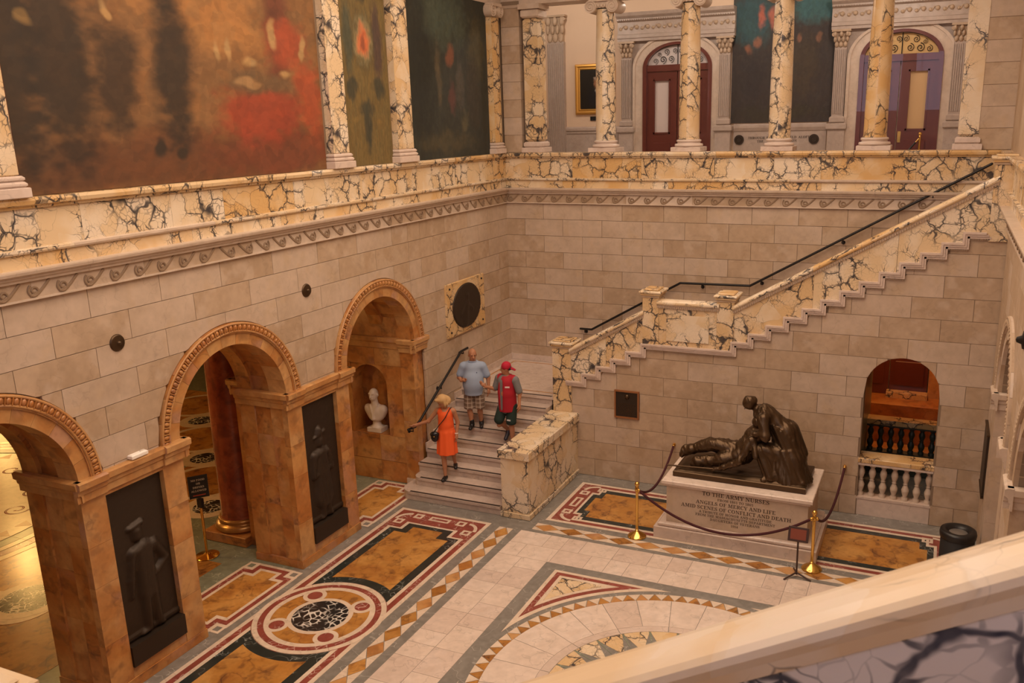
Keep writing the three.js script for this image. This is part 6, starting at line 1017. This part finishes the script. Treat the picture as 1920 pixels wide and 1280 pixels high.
  mesh('wristwatch', new THREE.TorusGeometry(0.028, 0.008, 6, 16).rotateX(Math.PI / 2).translate(0.2, 0.925, 0.012), col(0.8, 0.75, 0.7, 0.3), t); mesh('bracelet', new THREE.TorusGeometry(0.029, 0.005, 6, 16).rotateZ(Math.PI / 2).rotateY(-0.1).translate(-0.51, 1.1, 0.025), col(0.4, 0.02, 0.05), t);
  place(t, -8.12, 0.3356, -13.30, 0.30, 0.97);
  const b = thing('shoulder_bag', 'small black shoulder bag hanging at the hip of the woman in orange', 'bag'); mesh('pouch', bodyMesh([ell([-0.2, 0.88, 0.13], [0.075, 0.10, 0.045]), ell([-0.2, 0.94, 0.13], [0.08, 0.045, 0.048])], 0.009, 0.03), M({ color: new THREE.Color().setRGB(0.01, 0.01, 0.012), roughness: 0.25 }), b); mesh('strap', tube([[-0.2, 0.98, 0.15], [-0.10, 1.12, 0.165], [0.03, 1.28, 0.165], [0.10, 1.42, 0.075], [0.12, 1.435, 0.0], [0.05, 1.3, -0.165], [-0.1, 1.1, -0.165], [-0.235, 0.95, 0.06], [-0.2, 0.97, 0.13]], 0.009, 60, 6), m.black, b); mesh('buckle', ball(-0.2, 0.9, 0.178, 0.011, 1, 8), m.brass, b);
  place(b, -8.12, 0.3356, -13.30, 0.30, 0.97);
}
{ // young man in a red vest and backward cap
  const t = thing('person', 'young man in a red vest, backward red cap and dark green shorts', 'person'), P = [];
  P.push(cap([0, 0.84, 0], [0, 1.08, 0.02], 0.14, 0.15), cap([0, 1.08, 0.02], [0, 1.28, 0], 0.15, 0.155), cap([-0.16, 1.35, 0], [0.16, 1.35, 0], 0.072, 0.072), cap([0, 1.36, 0], [0, 1.48, 0.02], 0.056, 0.054));
  const q = head(P, [0, 1.57, 0.035], -1.05, 0.05);
  const L = [[0.09, 0.84, 0], [0.10, 0.47, 0.06], [0.11, 0.08, 0.04]], Rg = [[-0.09, 0.84, 0], [-0.13, 0.52, 0.16], [-0.08, 0.26, -0.10]];
  for (const [a, b, c] of [L, Rg]) P.push(cap(a, b, 0.09, 0.056), cap(b, c, 0.054, 0.036), cap([b[0], b[1] - 0.1, b[2] - 0.02], [c[0], c[1] + 0.16, c[2] - 0.02], 0.048, 0.037));
  const eL = [0.27, 1.09, -0.02], wL = [0.28, 0.86, 0.03], eR = [-0.26, 1.12, 0.04], wR = [-0.36, 1.20, 0.22];
  P.push(cap([0.195, 1.34, 0], eL, 0.055, 0.042), cap(eL, wL, 0.040, 0.028), cap([-0.195, 1.34, 0], eR, 0.055, 0.042), cap(eR, wR, 0.040, 0.028)); hand(P, wL, [0, -1, 0.05], [0, 0, 1], 0.95); hand(P, wR, [-0.5, 0.6, 0.5], [0.6, 0.5, 0], 0.95);
  bodyOf(t, P); face(t, q);
  const T = [cap([0, 1.0, 0.01], [0, 1.28, 0], 0.158, 0.166), cap([-0.17, 1.345, 0], [0.17, 1.345, 0], 0.083, 0.083), cap([0.195, 1.34, 0], [0.258, 1.13, -0.015], 0.072, 0.07), cap([-0.195, 1.34, 0], [-0.25, 1.15, 0.03], 0.072, 0.07), cap([0, 1.43, 0.02], [0, 1.6, 0.03], 0.066, 0.09, { cut: true })];
  mesh('grey_shirt', bodyMesh(T, 0.0095, 0.025), col(0.17, 0.165, 0.165), t);
  const Vv = [cap([0, 0.70, 0.0], [0, 1.08, 0.02], 0.188, 0.176), cap([0, 1.08, 0.02], [0, 1.28, 0], 0.176, 0.18), cap([-0.14, 1.355, 0], [0.14, 1.355, 0], 0.088, 0.088), ell([0, 0.36, 0], [2.2, 0.35, 2.2], { cut: true }), cap([0, 1.45, 0.03], [0, 1.6, 0.04], 0.072, 0.10, { cut: true }), cap([-0.035, 0.6, 0.23], [-0.035, 1.45, 0.21], 0.052, 0.062, { cut: true })];
  const vest = mesh('red_vest', bodyMesh(Vv, 0.0095, 0.025), col(0.36, 0.006, 0.018, 0.8), t); mesh('shirt_front', bodyMesh([cap([-0.03, 0.78, 0.03], [-0.03, 1.30, 0.015], 0.148, 0.152)], 0.012, 0.01), col(0.17, 0.165, 0.165), t); const bg = box(-0.045, 0.045, -0.015, 0.015, 0, 0.004); bg.rotateY(0.45); bg.translate(0.1, 1.23, 0.158); mesh('white_badge', bg, col(0.75, 0.6, 0.6, 0.5), vest);
  const H = [cap([0, 0.84, 0], [0, 0.88, 0], 0.155, 0.155), cap([0.088, 0.8, 0], [0.10, 0.50, 0.055], 0.112, 0.102), cap([-0.088, 0.8, 0.01], [-0.125, 0.54, 0.145], 0.112, 0.10), ell([0.10, 0.34, 0.05], [0.2, 0.115, 0.3], { cut: true })];
  const so = mesh('green_shorts', bodyMesh(H, 0.0095, 0.02), col(0.012, 0.028, 0.022), t); mesh('shorts_emblem', (() => { const g = box(-0.04, 0.04, -0.014, 0.014, 0, 0.004); g.rotateX(-0.1); g.translate(0.105, 0.555, 0.152); return g; })(), col(0.6, 0.6, 0.6), so);
  for (const [c, y, d] of [[L[2], 0, [0.1, 0, 1]], [Rg[2], 0.17, [0, -0.75, 0.8]]]) { const F = []; shoe(F, [c[0], y, c[2] - 0.02], d); mesh('dark_trainer', bodyMesh(F, 0.009, 0.02), col(0.03, 0.028, 0.045, 0.4), t); }
  const C = [ell(q(0, 0.045, -0.015), [0.092, 0.092, 0.106]), ell(q(0, -0.065, 0.03), [0.13, 0.07, 0.14], { cut: true })]; const capO = mesh('red_cap', bodyMesh(C, 0.007, 0.01), col(0.42, 0.006, 0.03, 0.8), t);
  mesh('cap_peak', bodyMesh([cap(q(-0.04, 0.0, -0.10), q(-0.03, -0.045, -0.175), 0.018, 0.014), cap(q(0.04, 0.0, -0.10), q(0.03, -0.045, -0.175), 0.018, 0.014), cap(q(0, 0.005, -0.10), q(0, -0.045, -0.185), 0.018, 0.014)], 0.007, 0.02), col(0.38, 0.006, 0.03, 0.8), capO); mesh('dark_hair', bodyMesh([ell(q(0, 0.0, -0.045), [0.080, 0.05, 0.06])], 0.008, 0.01), col(0.012, 0.009, 0.008), t);
  place(t, -7.24, 0.839, -14.12, -0.1, 0.96);
}
renderer.render(scene, camera);
